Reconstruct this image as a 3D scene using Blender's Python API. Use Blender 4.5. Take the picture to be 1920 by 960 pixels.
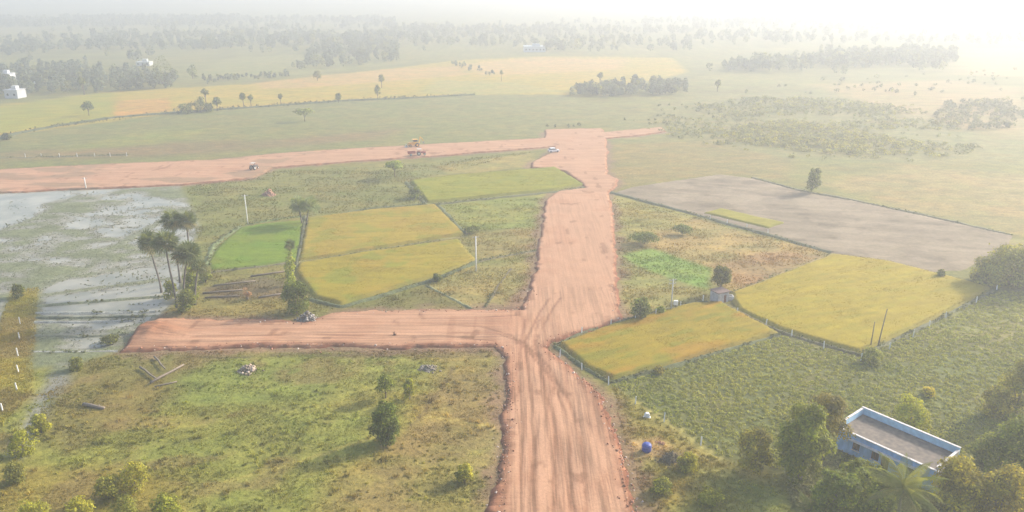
import bpy, math
import numpy as np
from mathutils import Vector, Matrix

for _o in list(bpy.data.objects):
    bpy.data.objects.remove(_o)
SC = bpy.context.scene
COL = SC.collection
R = math.radians

# ------------------------------------------------------------------ camera
H = 60.0                       # drone height in metres
FPX = 1450.0                   # focal length in pixels of a 1920 px wide frame
PITCH = math.atan(510.0 / FPX)
cam_d = bpy.data.cameras.new('camera')
cam_d.sensor_width = 36.0
cam_d.lens = 36.0 * FPX / 1920.0
cam_d.clip_start = 0.5
cam_d.clip_end = 9000
cam = bpy.data.objects.new('camera', cam_d)
COL.objects.link(cam)
cam.location = (0, 0, H)
cam.rotation_euler = (math.pi / 2 - PITCH, 0, 0)
SC.camera = cam

# ------------------------------------------------------------------ light
SUN_EL = R(27)
SUN_AZ = R(60)                 # degrees to the right of the view direction (+Y)
to_sun = Vector((math.sin(SUN_AZ) * math.cos(SUN_EL), math.cos(SUN_AZ) * math.cos(SUN_EL), math.sin(SUN_EL)))
w = bpy.data.worlds.new('World')
SC.world = w
w.use_nodes = True
wn = w.node_tree.nodes
bg = wn['Background']
sky = wn.new('ShaderNodeTexSky')
sky.sky_type = 'NISHITA'
sky.sun_disc = False
sky.sun_elevation = SUN_EL
sky.sun_rotation = SUN_AZ
sky.air_density = 1.0
sky.dust_density = 3.0
w.node_tree.links.new(sky.outputs[0], bg.inputs[0])
bg.inputs[1].default_value = 0.14
sun_d = bpy.data.lights.new('sun', 'SUN')
sun_d.energy = 2.6
sun_d.angle = R(3.0)
sun_d.color = (1.0, 0.93, 0.83)
sun = bpy.data.objects.new('sun', sun_d)
COL.objects.link(sun)
sun.location = (150, 90, 120)
sun.rotation_euler = to_sun.to_track_quat('Z', 'Y').to_euler()

SC.view_settings.view_transform = 'Standard'
SC.view_settings.look = 'None'
SC.view_settings.gamma = 1.0
SC.view_settings.exposure = 1.44
SC.render.engine = 'CYCLES'
SC.cycles.use_denoising = True
SC.cycles.max_bounces = 6
SC.cycles.diffuse_bounces = 3
SC.cycles.transmission_bounces = 4
SC.cycles.volume_bounces = 2
SC.cycles.volume_step_rate = 4
SC.cycles.sample_clamp_indirect = 6

# ------------------------------------------------------------------ helpers
rng = np.random.default_rng(7)


def seed(n):
    global rng
    rng = np.random.default_rng(n)


def G(px, py, z=0.0):
    """point at height z seen at pixel (px, py) of the 1920 x 960 photograph"""
    x = (px - 960.0) / FPX
    v = (480.0 - py) / FPX
    c, s = math.cos(PITCH), math.sin(PITCH)
    dy, dz = c + v * s, -s + v * c
    t = (H - z) / -dz
    return (x * t, dy * t)


def depth(px, py):
    v = (480.0 - py) / FPX
    return H / (math.sin(PITCH) - v * math.cos(PITCH))


def m_w(px, py, n):            # n pixels across, in metres
    return n * depth(px, py) / FPX


def m_h(px, py, n):            # n pixels tall, in metres (upright thing)
    a = PITCH + math.atan((py - 480.0) / FPX)
    return n * depth(px, py) / FPX / math.cos(a)


def P(pts, z=0.0):
    return np.array([G(a, b, z) for a, b in pts])


def vnoise(x, y, s):
    xi = np.floor(x).astype(np.int64)
    yi = np.floor(y).astype(np.int64)
    fx = x - xi
    fy = y - yi
    fx = fx * fx * (3 - 2 * fx)
    fy = fy * fy * (3 - 2 * fy)

    def h(a, b):
        v = (a * 374761393 + b * 668265263 + s * 982451653) & 0xffffffff
        v = ((v ^ (v >> 13)) * 1274126177) & 0xffffffff
        v = ((v ^ (v >> 15)) * 2246822519) & 0xffffffff
        return ((v ^ (v >> 16)) & 0xffffff) / float(0xffffff)
    a = h(xi, yi) * (1 - fx) + h(xi + 1, yi) * fx
    b = h(xi, yi + 1) * (1 - fx) + h(xi + 1, yi + 1) * fx
    return a * (1 - fy) + b * fy


def fbm(x, y, sc, s=1, octv=4):
    """0..1 noise with features about sc metres"""
    t = np.zeros_like(x, dtype=float)
    amp, tot, f = 1.0, 0.0, 1.0 / sc
    for k in range(octv):
        t += amp * vnoise(x * f + 37.3 * k + s * 11.7, y * f + 91.7 * k - s * 5.3, s * 31 + k)
        tot += amp
        amp *= 0.5
        f *= 2.03
    return t / tot


def sst(x, a, b):
    t = np.clip((x - a) / (b - a), 0, 1)
    return t * t * (3 - 2 * t)


def sdf(poly, X, Y):
    """signed distance to polygon, positive inside"""
    d = np.full(X.shape, 1e9)
    ins = np.zeros(X.shape, bool)
    n = len(poly)
    for i in range(n):
        x0, y0 = poly[i]
        x1, y1 = poly[(i + 1) % n]
        ex, ey = x1 - x0, y1 - y0
        L = ex * ex + ey * ey + 1e-12
        t = np.clip(((X - x0) * ex + (Y - y0) * ey) / L, 0, 1)
        d = np.minimum(d, (X - x0 - t * ex) ** 2 + (Y - y0 - t * ey) ** 2)
        if y0 != y1:
            c = ((y0 > Y) != (y1 > Y)) & (X < ex * (Y - y0) / (y1 - y0) + x0)
            ins ^= c
    d = np.sqrt(d)
    return np.where(ins, d, -d)


def ldist(line, X, Y):
    d = np.full(X.shape, 1e9)
    for i in range(len(line) - 1):
        x0, y0 = line[i]
        x1, y1 = line[i + 1]
        ex, ey = x1 - x0, y1 - y0
        L = ex * ex + ey * ey + 1e-12
        t = np.clip(((X - x0) * ex + (Y - y0) * ey) / L, 0, 1)
        d = np.minimum(d, (X - x0 - t * ex) ** 2 + (Y - y0 - t * ey) ** 2)
    return np.sqrt(d)


def mesh_np(name, V, F, mat=None, col=None, smooth=False):
    """V (n,3), F (m,k) same-size faces, col (n,3) point colours"""
    V = np.asarray(V, dtype=np.float32)
    F = np.asarray(F, dtype=np.int32)
    me = bpy.data.meshes.new(name)
    k = F.shape[1]
    me.vertices.add(len(V))
    me.vertices.foreach_set('co', V.ravel())
    me.loops.add(F.size)
    me.loops.foreach_set('vertex_index', F.ravel())
    me.polygons.add(len(F))
    me.polygons.foreach_set('loop_start', np.arange(0, F.size, k, dtype=np.int32))
    me.polygons.foreach_set('loop_total', np.full(len(F), k, dtype=np.int32))
    if smooth:
        me.polygons.foreach_set('use_smooth', np.ones(len(F), bool))
    if col is not None:
        at = me.attributes.new('col', 'FLOAT_COLOR', 'POINT')
        c = np.ones((len(V), 4), dtype=np.float32)
        c[:, :3] = col
        at.data.foreach_set('color', c.ravel())
    me.update(calc_edges=True)
    if mat:
        me.materials.append(mat)
    return me


def add(name, me, parent=None, loc=None, rz=0.0, kind=None, label=None, cat=None, group=None):
    o = bpy.data.objects.new(name, me)
    COL.objects.link(o)
    if parent is not None:
        o.parent = parent
    if loc is not None:
        o.location = loc
    if rz:
        o.rotation_euler = (0, 0, rz)
    if kind:
        o['kind'] = kind
    if label:
        o['label'] = label
    if cat:
        o['category'] = cat
    if group:
        o['group'] = group
    return o


class MB:
    """collects boxes, tubes and prisms of one part"""
    def __init__(s):
        s.v, s.f = [], []

    def poly(s, vs, fs):
        b = len(s.v)
        s.v += [tuple(v) for v in vs]
        s.f += [tuple(b + i for i in f) for f in fs]
        return s

    def box(s, x0, x1, y0, y1, z0, z1, bev=0.0):
        if bev <= 0:
            return s.poly([(x0, y0, z0), (x1, y0, z0), (x1, y1, z0), (x0, y1, z0),
                           (x0, y0, z1), (x1, y0, z1), (x1, y1, z1), (x0, y1, z1)],
                          [(3, 2, 1, 0), (4, 5, 6, 7), (0, 1, 5, 4), (1, 2, 6, 5), (2, 3, 7, 6), (3, 0, 4, 7)])
        b = bev
        lv = []
        for z, i in ((z0, b), (z0 + b, 0), (z1 - b, 0), (z1, b)):
            lv += [(x0 + i, y0 + i, z), (x1 - i, y0 + i, z), (x1 - i, y1 - i, z), (x0 + i, y1 - i, z)]
        fs = [(3, 2, 1, 0), (12, 13, 14, 15)]
        for k in range(3):
            for j in range(4):
                a, c = k * 4 + j, k * 4 + (j + 1) % 4
                fs.append((a, c, c + 4, a + 4))
        return s.poly(lv, fs)

    def prism(s, outline, y0, y1):
        """outline in xz, extruded along y"""
        n = len(outline)
        vs = [(x, y0, z) for x, z in outline] + [(x, y1, z) for x, z in outline]
        fs = [tuple(range(n)), tuple(range(2 * n - 1, n - 1, -1))]
        fs += [(i, i + n, (i + 1) % n + n, (i + 1) % n) for i in range(n)]
        return s.poly(vs, fs)

    def tube(s, pts, rad, n=7, cap=True):
        pts = [Vector(p) for p in pts]
        rings = []
        for i, p in enumerate(pts):
            t = (pts[min(i + 1, len(pts) - 1)] - pts[max(i - 1, 0)])
            t = t.normalized() if t.length > 1e-6 else Vector((0, 0, 1))
            a = t.orthogonal().normalized() if abs(t.z) > 0.99 else t.cross(Vector((0, 0, 1))).normalized()
            b = t.cross(a)
            r = rad[i] if hasattr(rad, '__len__') else rad
            rings.append([p + (a * math.cos(k * 2 * math.pi / n) + b * math.sin(k * 2 * math.pi / n)) * r for k in range(n)])
        vs = [v for g in rings for v in g]
        fs = []
        for i in range(len(rings) - 1):
            for k in range(n):
                fs.append((i * n + k, i * n + (k + 1) % n, (i + 1) * n + (k + 1) % n, (i + 1) * n + k))
        if cap:
            fs.append(tuple(range(n - 1, -1, -1)))
            fs.append(tuple((len(rings) - 1) * n + k for k in range(n)))
        return s.poly(vs, fs)

    def mesh(s, name, mat, smooth=False):
        me = bpy.data.meshes.new(name)
        me.from_pydata(s.v, [], s.f)
        import bmesh
        bm = bmesh.new()
        bm.from_mesh(me)
        bmesh.ops.recalc_face_normals(bm, faces=bm.faces)
        bm.to_mesh(me)
        bm.free()
        if smooth:
            for p in me.polygons:
                p.use_smooth = True
        me.materials.append(mat)
        return me

    def build(s, name, mat, parent=None, smooth=False, **k):
        return add(name, s.mesh(name, mat, smooth), parent, **k)


def empty(name, loc, rz=0.0, label=None, cat=None, group=None):
    return add(name, None, None, loc, rz, None, label, cat, group)


def link(nt, a, b):
    nt.links.new(a, b)


def mat_attr(name, scale=3.0, amt=0.35, bump=0.3, rough=0.9, spec=0.15, transl=0.0, bdist=0.05, tint=None):
    """surface whose own colour is in the 'col' attribute, with fine mottling"""
    m = bpy.data.materials.new(name)
    m.use_nodes = True
    nt = m.node_tree
    ns = nt.nodes
    bs = ns['Principled BSDF']
    bs.inputs['Roughness'].default_value = rough
    bs.inputs['Specular IOR Level'].default_value = spec
    at = ns.new('ShaderNodeAttribute')
    at.attribute_name = 'col'
    out_col = at.outputs['Color']
    if amt > 0:
        tc = ns.new('ShaderNodeNewGeometry')
        nz = ns.new('ShaderNodeTexNoise')
        nz.inputs['Scale'].default_value = scale
        nz.inputs['Detail'].default_value = 5
        nz.inputs['Roughness'].default_value = 0.65
        link(nt, tc.outputs['Position'], nz.inputs['Vector'])
        mr = ns.new('ShaderNodeMapRange')
        mr.inputs[1].default_value = 0.25
        mr.inputs[2].default_value = 0.75
        mr.inputs[3].default_value = 1 - amt
        mr.inputs[4].default_value = 1 + amt
        link(nt, nz.outputs['Fac'], mr.inputs[0])
        mx = ns.new('ShaderNodeVectorMath')
        mx.operation = 'SCALE'
        link(nt, out_col, mx.inputs[0])
        link(nt, mr.outputs[0], mx.inputs['Scale'])
        out_col = mx.outputs[0]
        if bump > 0:
            bp = ns.new('ShaderNodeBump')
            bp.inputs['Strength'].default_value = bump
            bp.inputs['Distance'].default_value = bdist
            link(nt, nz.outputs['Fac'], bp.inputs['Height'])
            link(nt, bp.outputs[0], bs.inputs['Normal'])
    link(nt, out_col, bs.inputs['Base Color'])
    if transl > 0:
        tr = ns.new('ShaderNodeBsdfTranslucent')
        tv = ns.new('ShaderNodeVectorMath')
        tv.operation = 'MULTIPLY'
        tv.inputs[1].default_value = (1.25, 1.15, 0.5)
        link(nt, out_col, tv.inputs[0])
        link(nt, tv.outputs[0], tr.inputs['Color'])
        ms = ns.new('ShaderNodeMixShader')
        ms.inputs[0].default_value = transl
        link(nt, bs.outputs[0], ms.inputs[1])
        link(nt, tr.outputs[0], ms.inputs[2])
        link(nt, ms.outputs[0], ns['Material Output'].inputs['Surface'])
    return m


def mat(name, c, rough=0.8, scale=4.0, amt=0.25, bump=0.15, metal=0.0, spec=0.3, c2=None, stretch=None):
    m = bpy.data.materials.new(name)
    m.use_nodes = True
    nt = m.node_tree
    ns = nt.nodes
    bs = ns['Principled BSDF']
    bs.inputs['Roughness'].default_value = rough
    bs.inputs['Metallic'].default_value = metal
    bs.inputs['Specular IOR Level'].default_value = spec
    tc = ns.new('ShaderNodeTexCoord')
    mp = ns.new('ShaderNodeMapping')
    if stretch:
        mp.inputs['Scale'].default_value = stretch
    link(nt, tc.outputs['Object'], mp.inputs['Vector'])
    nz = ns.new('ShaderNodeTexNoise')
    nz.inputs['Scale'].default_value = scale
    nz.inputs['Detail'].default_value = 5
    link(nt, mp.outputs[0], nz.inputs['Vector'])
    rp = ns.new('ShaderNodeValToRGB')
    rp.color_ramp.elements[0].position = 0.3
    rp.color_ramp.elements[1].position = 0.7
    a = c2 if c2 else tuple(x * (1 - amt) for x in c)
    rp.color_ramp.elements[0].color = (*a, 1)
    rp.color_ramp.elements[1].color = (*[min(1, x * (1 + (0 if c2 else amt))) for x in c], 1)
    link(nt, nz.outputs['Fac'], rp.inputs[0])
    link(nt, rp.outputs[0], bs.inputs['Base Color'])
    if bump > 0:
        bp = ns.new('ShaderNodeBump')
        bp.inputs['Strength'].default_value = bump
        bp.inputs['Distance'].default_value = 0.03
        link(nt, nz.outputs['Fac'], bp.inputs['Height'])
        link(nt, bp.outputs[0], bs.inputs['Normal'])
    return m


M_ground = mat_attr('meadow_ground', 1.3, 0.38, 0.8, bdist=0.25)
M_soil = mat_attr('red_soil', 2.2, 0.14, 0.5, bdist=0.10, rough=0.95, spec=0.05)
M_crop = mat_attr('rice_crop', 5.0, 0.22, 0.7, bdist=0.10)
M_plough = mat_attr('ploughed_soil', 1.2, 0.16, 0.7, bdist=0.12, rough=0.95, spec=0.05)
M_leaf = mat_attr('foliage', 2.0, 0.0, 0.0, rough=0.7, spec=0.2, transl=0.42)
M_grass = mat_attr('grass_blades', 2.0, 0.0, 0.0, rough=0.8, spec=0.15, transl=0.30)
M_bund = mat_attr('bund_turf', 2.5, 0.4, 0.9, bdist=0.2)
M_stone = mat_attr('stones', 4.0, 0.2, 0.3, rough=0.9)
M_bark = mat('bark', (0.16, 0.12, 0.09), 0.9, 5, 0.35, 0.5)
M_palmbark = mat('palm_bark', (0.15, 0.13, 0.11), 0.9, 6, 0.3, 0.5, stretch=(1, 1, 4))
M_white = mat('white_stone_post', (0.72, 0.70, 0.66), 0.8, 6, 0.12, 0.2)
M_conc = mat('grey_concrete', (0.48, 0.46, 0.43), 0.85, 3, 0.15, 0.2)
M_timber = mat('weathered_timber', (0.18, 0.145, 0.11), 0.9, 6, 0.3, 0.4)
M_black = mat('black_rubber', (0.02, 0.02, 0.02), 0.8, 8, 0.3, 0.1)
M_steel = mat('grey_steel', (0.30, 0.30, 0.30), 0.5, 8, 0.2, 0.0, metal=0.4)
M_carw = mat('white_car_paint', (0.80, 0.80, 0.80), 0.25, 2, 0.03, 0.0, spec=0.6)
M_yel = mat('yellow_machine_paint', (0.75, 0.36, 0.03), 0.45, 4, 0.10, 0.0)
M_redp = mat('red_machine_paint', (0.33, 0.05, 0.04), 0.5, 4, 0.15, 0.0)
M_glass = mat('dark_glass', (0.03, 0.04, 0.05), 0.1, 2, 0.1, 0.0, spec=0.6)
M_lamp = mat('lamp_glass', (0.75, 0.75, 0.7), 0.2, 2, 0.05, 0.0)


def mat_water():
    m = bpy.data.materials.new('silty_water')
    m.use_nodes = True
    nt = m.node_tree
    bs = nt.nodes['Principled BSDF']
    bs.inputs['Base Color'].default_value = (0.30, 0.31, 0.29, 1)
    bs.inputs['Roughness'].default_value = 0.14
    bs.inputs['Specular IOR Level'].default_value = 0.22
    bs.inputs['IOR'].default_value = 1.33
    nz = nt.nodes.new('ShaderNodeTexNoise')
    nz.inputs['Scale'].default_value = 1.2
    nz.inputs['Detail'].default_value = 4
    g = nt.nodes.new('ShaderNodeNewGeometry')
    link(nt, g.outputs['Position'], nz.inputs['Vector'])
    bp = nt.nodes.new('ShaderNodeBump')
    bp.inputs['Strength'].default_value = 0.25
    bp.inputs['Distance'].default_value = 0.03
    link(nt, nz.outputs['Fac'], bp.inputs['Height'])
    link(nt, bp.outputs[0], bs.inputs['Normal'])
    rp = nt.nodes.new('ShaderNodeValToRGB')
    n2 = nt.nodes.new('ShaderNodeTexNoise')
    n2.inputs['Scale'].default_value = 0.12
    n2.inputs['Detail'].default_value = 5
    link(nt, g.outputs['Position'], n2.inputs['Vector'])
    rp.color_ramp.elements[0].position = 0.35
    rp.color_ramp.elements[1].position = 0.65
    rp.color_ramp.elements[0].color = (0.18, 0.183, 0.14, 1)
    rp.color_ramp.elements[1].color = (0.31, 0.292, 0.225, 1)
    link(nt, n2.outputs['Fac'], rp.inputs[0])
    link(nt, rp.outputs[0], bs.inputs['Base Color'])
    return m


M_water = mat_water()

# ------------------------------------------------------------------ ground colours by zone
C = np.array
GRASS = C((0.115, 0.120, 0.048))
ZONES = [
    # polygon in photograph pixels, own colour, edge softness in metres
    ([(-400, 330), (-400, 262), (0, 256), (330, 213), (640, 191), (890, 178), (1060, 178), (1180, 215), (1030, 240), (1020, 258), (640, 282), (300, 305)], (0.118, 0.128, 0.066), 3),
    ([(0, 300), (0, 285), (300, 268), (520, 262), (760, 240), (700, 262), (300, 296)], (0.125, 0.105, 0.075), 6),
    ([(100, 285), (250, 250), (420, 240), (300, 270)], (0.135, 0.150, 0.062), 6),
    # far strips beyond the long bund
    ([(-500, 300), (-500, 215), (0, 198), (215, 172), (480, 157), (740, 128), (860, 113), (1010, 106), (1260, 108), (1290, 135), (1230, 150), (1060, 178), (890, 177), (640, 189), (330, 211), (0, 255)], (0.235, 0.190, 0.030), 4),
    ([(-300, 262), (-300, 214), (0, 200), (160, 178), (215, 173), (216, 218), (0, 250)], (0.175, 0.180, 0.030), 1),
    ([(217, 190), (318, 183), (320, 209), (215, 219)], (0.28, 0.172, 0.045), 1.0),
    ([(480, 156), (600, 142), (740, 129), (860, 124), (880, 140), (740, 152), (560, 165), (490, 166)], (0.27, 0.19, 0.085), 5),
    ([(780, 175), (820, 150), (960, 155), (1060, 172), (900, 178)], (0.20, 0.19, 0.07), 4),
    ([(860, 122), (1000, 108), (1180, 112), (1160, 130), (980, 140), (900, 140)], (0.28, 0.20, 0.095), 8),
    ([(340, 150), (420, 110), (700, 95), (730, 122), (480, 148)], (0.14, 0.15, 0.075), 6),
    ([(1180, 215), (1300, 175), (1920, 180), (2300, 200), (2300, 330), (1920, 300), (1700, 310), (1300, 290), (1140, 300), (1130, 245)], (0.125, 0.130, 0.066), 6),
    ([(1520, 160), (1780, 150), (1920, 165), (1920, 260), (1750, 230)], (0.19, 0.155, 0.095), 10),
    ([(1800, 90), (2100, 90), (2100, 150), (1820, 140)], (0.25, 0.17, 0.11), 12),
    ([(1140, 270), (1330, 265), (1480, 300), (1480, 340), (1350, 326), (1180, 350), (1150, 345)], (0.135, 0.122, 0.062), 4),
    ([(1540, 345), (1700, 310), (1950, 330), (2200, 420), (1920, 440), (1700, 395)], (0.165, 0.142, 0.080), 4),
    # around the junction
    ([(350, 350), (500, 320), (760, 305), (1000, 280), (1030, 288), (1000, 312), (770, 338), (800, 385), (575, 408), (450, 425), (390, 500), (355, 480)], (0.120, 0.130, 0.056), 2),
    ([(820, 312), (1000, 286), (1000, 312), (840, 328)], (0.165, 0.155, 0.068), 1.5),
    ([(820, 385), (1035, 362), (1000, 430), (870, 432)], (0.140, 0.165, 0.050), 1.5),
    ([(880, 440), (1000, 425), (990, 480), (900, 490)], (0.165, 0.150, 0.075), 1.0),
    ([(800, 536), (890, 495), (1000, 490), (990, 580), (885, 580)], (0.165, 0.155, 0.078), 0.8),
    ([(640, 578), (800, 538), (880, 578)], (0.100, 0.100, 0.045), 0.8),
    ([(1005, 500), (1030, 380), (1018, 440), (985, 580), (950, 580)], (0.150, 0.105, 0.070), 1.5),
    ([(395, 508), (555, 495), (590, 565), (560, 600), (300, 598), (340, 560)], (0.130, 0.125, 0.055), 1.5),
    ([(380, 540), (500, 515), (545, 530), (540, 560), (400, 562)], (0.100, 0.088, 0.065), 1.0),
    ([(1142, 365), (1310, 405), (1250, 432), (1155, 460)], (0.175, 0.170, 0.075), 1.0),
    ([(1160, 462), (1300, 410), (1560, 475), (1375, 548), (1330, 520)], (0.195, 0.165, 0.088), 1.5),
    ([(1400, 545), (1545, 480), (1450, 470), (1330, 500)], (0.180, 0.130, 0.085), 2),
    ([(1155, 478), (1220, 468), (1335, 505), (1325, 545), (1230, 515)], (0.115, 0.195, 0.048), 1.2),
    ([(1150, 490), (1230, 515), (1330, 545), (1230, 580), (1165, 595)], (0.160, 0.160, 0.072), 1.5),
    # near meadow left of the road
    ([(930, 655), (235, 660), (60, 700), (-200, 1150), (910, 1150), (945, 760)], (0.150, 0.165, 0.056), 1.5),
    ([(930, 655), (820, 660), (770, 800), (620, 900), (560, 1100), (910, 1100), (945, 760)], (0.172, 0.155, 0.072), 2.5),
    ([(100, 690), (240, 660), (420, 670), (300, 760), (120, 850), (70, 800)], (0.120, 0.115, 0.050), 2),
    ([(400, 665), (520, 660), (640, 700), (600, 760), (380, 760), (330, 720)], (0.125, 0.155, 0.050), 3),
    ([(0, 860), (330, 880), (360, 1100), (-200, 1100)], (0.165, 0.150, 0.050), 2.5),
    ([(220, 655), (930, 648), (930, 668), (230, 672)], (0.120, 0.125, 0.055), 0.8),
    # left bank strip
    ([(20, 545), (72, 540), (66, 650), (60, 740), (0, 800), (-60, 800), (-10, 640)], (0.200, 0.185, 0.045), 0.6),
    ([(55, 545), (74, 540), (68, 650), (62, 735), (48, 740)], (0.185, 0.175, 0.062), 0.6),
    # near right
    ([(1150, 725), (1330, 855), (1420, 900), (1420, 1150), (1190, 1150), (1165, 860)], (0.155, 0.145, 0.052), 1.5),
    ([(1165, 850), (1180, 825), (1235, 818), (1260, 840), (1230, 860)], (0.25, 0.205, 0.15), 0.6),
    ([(1235, 845), (1290, 850), (1290, 880), (1230, 870)], (0.115, 0.095, 0.075), 0.7),
    ([(1280, 860), (1480, 900), (1560, 1100), (1260, 1100)], (0.150, 0.165, 0.066), 2),
    ([(1145, 720), (1465, 628), (1610, 670), (1870, 545), (2300, 560), (2300, 1000), (1500, 900), (1340, 855)], (0.085, 0.098, 0.046), 0.6),
    ([(1700, 540), (1870, 520), (2200, 560), (2200, 640), (1750, 640)], (0.120, 0.130, 0.062), 2),
    ([(1880, 445), (2300, 500), (2300, 560), (1860, 540)], (0.150, 0.150, 0.075), 2),
]
PATHS = [([(762, 779), (830, 785), (880, 795), (935, 805)], 0.35, (0.30, 0.26, 0.13)),
         ([(690, 822), (560, 868), (480, 888), (420, 905)], 0.30, (0.22, 0.21, 0.09)),
         ([(1190, 752), (1250, 790), (1350, 862)], 0.40, (0.26, 0.25, 0.13)),
         ([(600, 662), (440, 672), (380, 671)], 0.25, (0.07, 0.065, 0.04)),
         ([(600, 667), (860, 670)], 0.25, (0.07, 0.065, 0.04)),
         ([(850, 690), (800, 770), (770, 800)], 0.30, (0.10, 0.075, 0.045))]
ROAD = P([(905, 1150), (925, 960), (945, 850), (952, 740), (948, 670), (928, 648), (700, 649), (480, 647), (330, 654), (232, 656),
          (262, 618), (300, 598), (450, 599), (580, 606), (622, 588), (700, 582), (982, 580), (1003, 520), (1016, 440), (1028, 372), (1042, 360), (1098, 352),
          (1094, 342), (1060, 320), (998, 313), (996, 305), (1034, 287), (1040, 274), (900, 285), (800, 293), (650, 303), (510, 314), (470, 333), (340, 346), (160, 353), (0, 360), (-500, 392),
          (-500, 345), (0, 318), (200, 308), (400, 300), (520, 288), (640, 280), (780, 272), (1022, 259), (1022, 243), (1128, 241), (1132, 248), (1238, 239), (1250, 246), (1200, 253), (1134, 259),
          (1138, 300), (1136, 326), (1158, 336), (1150, 352), (1140, 360), (1147, 430), (1154, 520), (1160, 575), (1168, 600),
          (1100, 620), (1032, 640), (1024, 652), (1075, 692), (1128, 742), (1150, 800), (1172, 870), (1190, 960), (1225, 1150)], 0.35)
_zp = [(P(p), C(c), s) for p, c, s in ZONES]
_pp = [(P(p), wd, C(c)) for p, wd, c in PATHS]


def zone_col(X, Y):
    shp = X.shape
    X = X.ravel()
    Y = Y.ravel()
    wx = X + (fbm(X, Y, 6, 3, 3) - 0.5) * 3.0
    wy = Y + (fbm(X, Y, 6, 4, 3) - 0.5) * 3.0
    n1 = fbm(X, Y, 14, 5, 4)
    c = GRASS[None, :] * (0.75 + 0.5 * n1)[:, None]
    for poly, zc, soft in _zp:
        b0 = poly.min(0) - 12
        b1 = poly.max(0) + 12
        k = np.where((X > b0[0]) & (X < b1[0]) & (Y > b0[1]) & (Y < b1[1]))[0]
        if not len(k):
            continue
        a = min(1.0, soft / 1.5)
        d = sdf(poly, X[k] * (1 - a) + wx[k] * a, Y[k] * (1 - a) + wy[k] * a)
        t = sst(d, -soft, soft)[:, None]
        c[k] = c[k] * (1 - t) + zc[None, :] * t
    # own mottling: dry straw patches and lush patches
    n2 = fbm(X, Y * 1.6, 9, 8, 4)
    n3 = fbm(X, Y * 1.8, 3.2, 9, 3)
    n4 = fbm(X * 0.7, Y * 1.3, 1.5, 10, 3)
    c = c * (0.52 + 0.46 * n3 + 0.52 * n4)[:, None]
    t = sst(n2, 0.52, 0.72)[:, None] * 0.5
    c = c * (1 - t) + c * C((1.30, 1.08, 1.05)) * t
    t = sst(1 - n2, 0.52, 0.72)[:, None] * 0.5
    c = c * (1 - t) + c * C((0.78, 0.95, 0.80)) * t
    dry = sst(fbm(X, Y * 1.4, 8, 14, 4), 0.56, 0.66) * (Y < 135) * (X < 0)
    c = c * (1 - 0.55 * dry[:, None]) + C((0.150, 0.115, 0.075)) * 0.55 * dry[:, None]
    near = Y < 300
    k = np.where(near)[0]
    for ln, wd, pc in _pp:
        d = ldist(ln, wx[k] * 0.2 + X[k] * 0.8, wy[k] * 0.2 + Y[k] * 0.8)
        t = (1 - sst(d, wd * 0.5, wd * 1.6))[:, None] * 0.85
        c[k] = c[k] * (1 - t) + pc[None, :] * t
    c = c * C((1.27, 1.12, 0.58))
    # red earth spilled from the embankment over the grass beside the road
    k = np.where(Y < 330)[0]
    d = sdf(ROAD, X[k], Y[k]) + (fbm(X[k], Y[k], 5, 12, 3) - 0.5) * 4.0 + (fbm(X[k], Y[k], 1.2, 13, 3) - 0.5) * 2.2
    t = (sst(d, -3.6, -0.6) * 0.75)[:, None]
    c[k] = c[k] * (1 - t) + C((0.20, 0.115, 0.072)) * (0.7 + 0.6 * n3[k])[:, None] * t
    return c.reshape(shp + (3,))


WATER = P([(-700, 420), (-700, 350), (0, 361), (130, 357), (335, 350), (352, 380), (372, 430), (350, 470), (330, 560), (300, 588), (255, 618), (225, 655), (140, 682), (62, 690), (70, 600), (74, 545), (20, 545), (-20, 640), (-700, 800)])
STREAM = P([(140, 670), (125, 720), (105, 745), (75, 790), (40, 860), (20, 850), (50, 790), (70, 745), (90, 720), (100, 675)])
WBUNDS = [([(345, 392), (235, 452), (155, 508), (72, 540)], 2.2), ([(72, 555), (200, 538), (325, 522)], 1.6),
          ([(64, 597), (180, 597), (295, 592)], 0.6), ([(62, 660), (225, 661)], 0.5),
          ([(0, 435), (70, 408), (150, 366)], 1.8), ([(74, 540), (66, 690)], 1.2)]
_wb = [(P(p), wd) for p, wd in WBUNDS]


LOWW = P([(75, 556), (200, 545), (325, 530), (300, 586), (225, 655), (70, 665)])
OPENW = P([(-400, 440), (-400, 352), (0, 362), (128, 360), (60, 402), (0, 428)])


def mud_height(X, Y, s):
    """height of the flooded paddies' mud: partly above the water"""
    n = fbm(X * 0.5, Y, 3.2, 21, 5)
    big = fbm(X, Y * 1.3, 24, 22, 3)
    z = (n - 0.50) * 0.50 + (big - 0.50) * 0.45 + 0.045
    z -= 0.30 * sst(sdf(OPENW, X, Y), -4, 6)
    z -= 0.08 * sst(sdf(LOWW, X, Y), -2, 3)
    for ln, wd in _wb:
        d = ldist(ln, X, Y) + (fbm(X, Y, 3, 23, 3) - 0.5) * 1.2
        z = np.maximum(z, 0.30 * (1 - sst(d, wd * 0.4, wd * 1.1)) - 0.2)
    return z


# ------------------------------------------------------------------ ground sheet
def axis(a0, a1, step, far0, far1):
    c = np.arange(a0, a1 + step * 0.5, step)
    lo, hi, d = [], [], step
    v = a0
    while v > far0:
        d = min(d * 1.12, 200)
        v -= d
        lo.append(max(v, far0))
    d, v = step, a1
    while v < far1:
        d = min(d * 1.12, 200)
        v += d
        hi.append(min(v, far1))
    return np.array(lo[::-1] + list(c) + hi)


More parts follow.
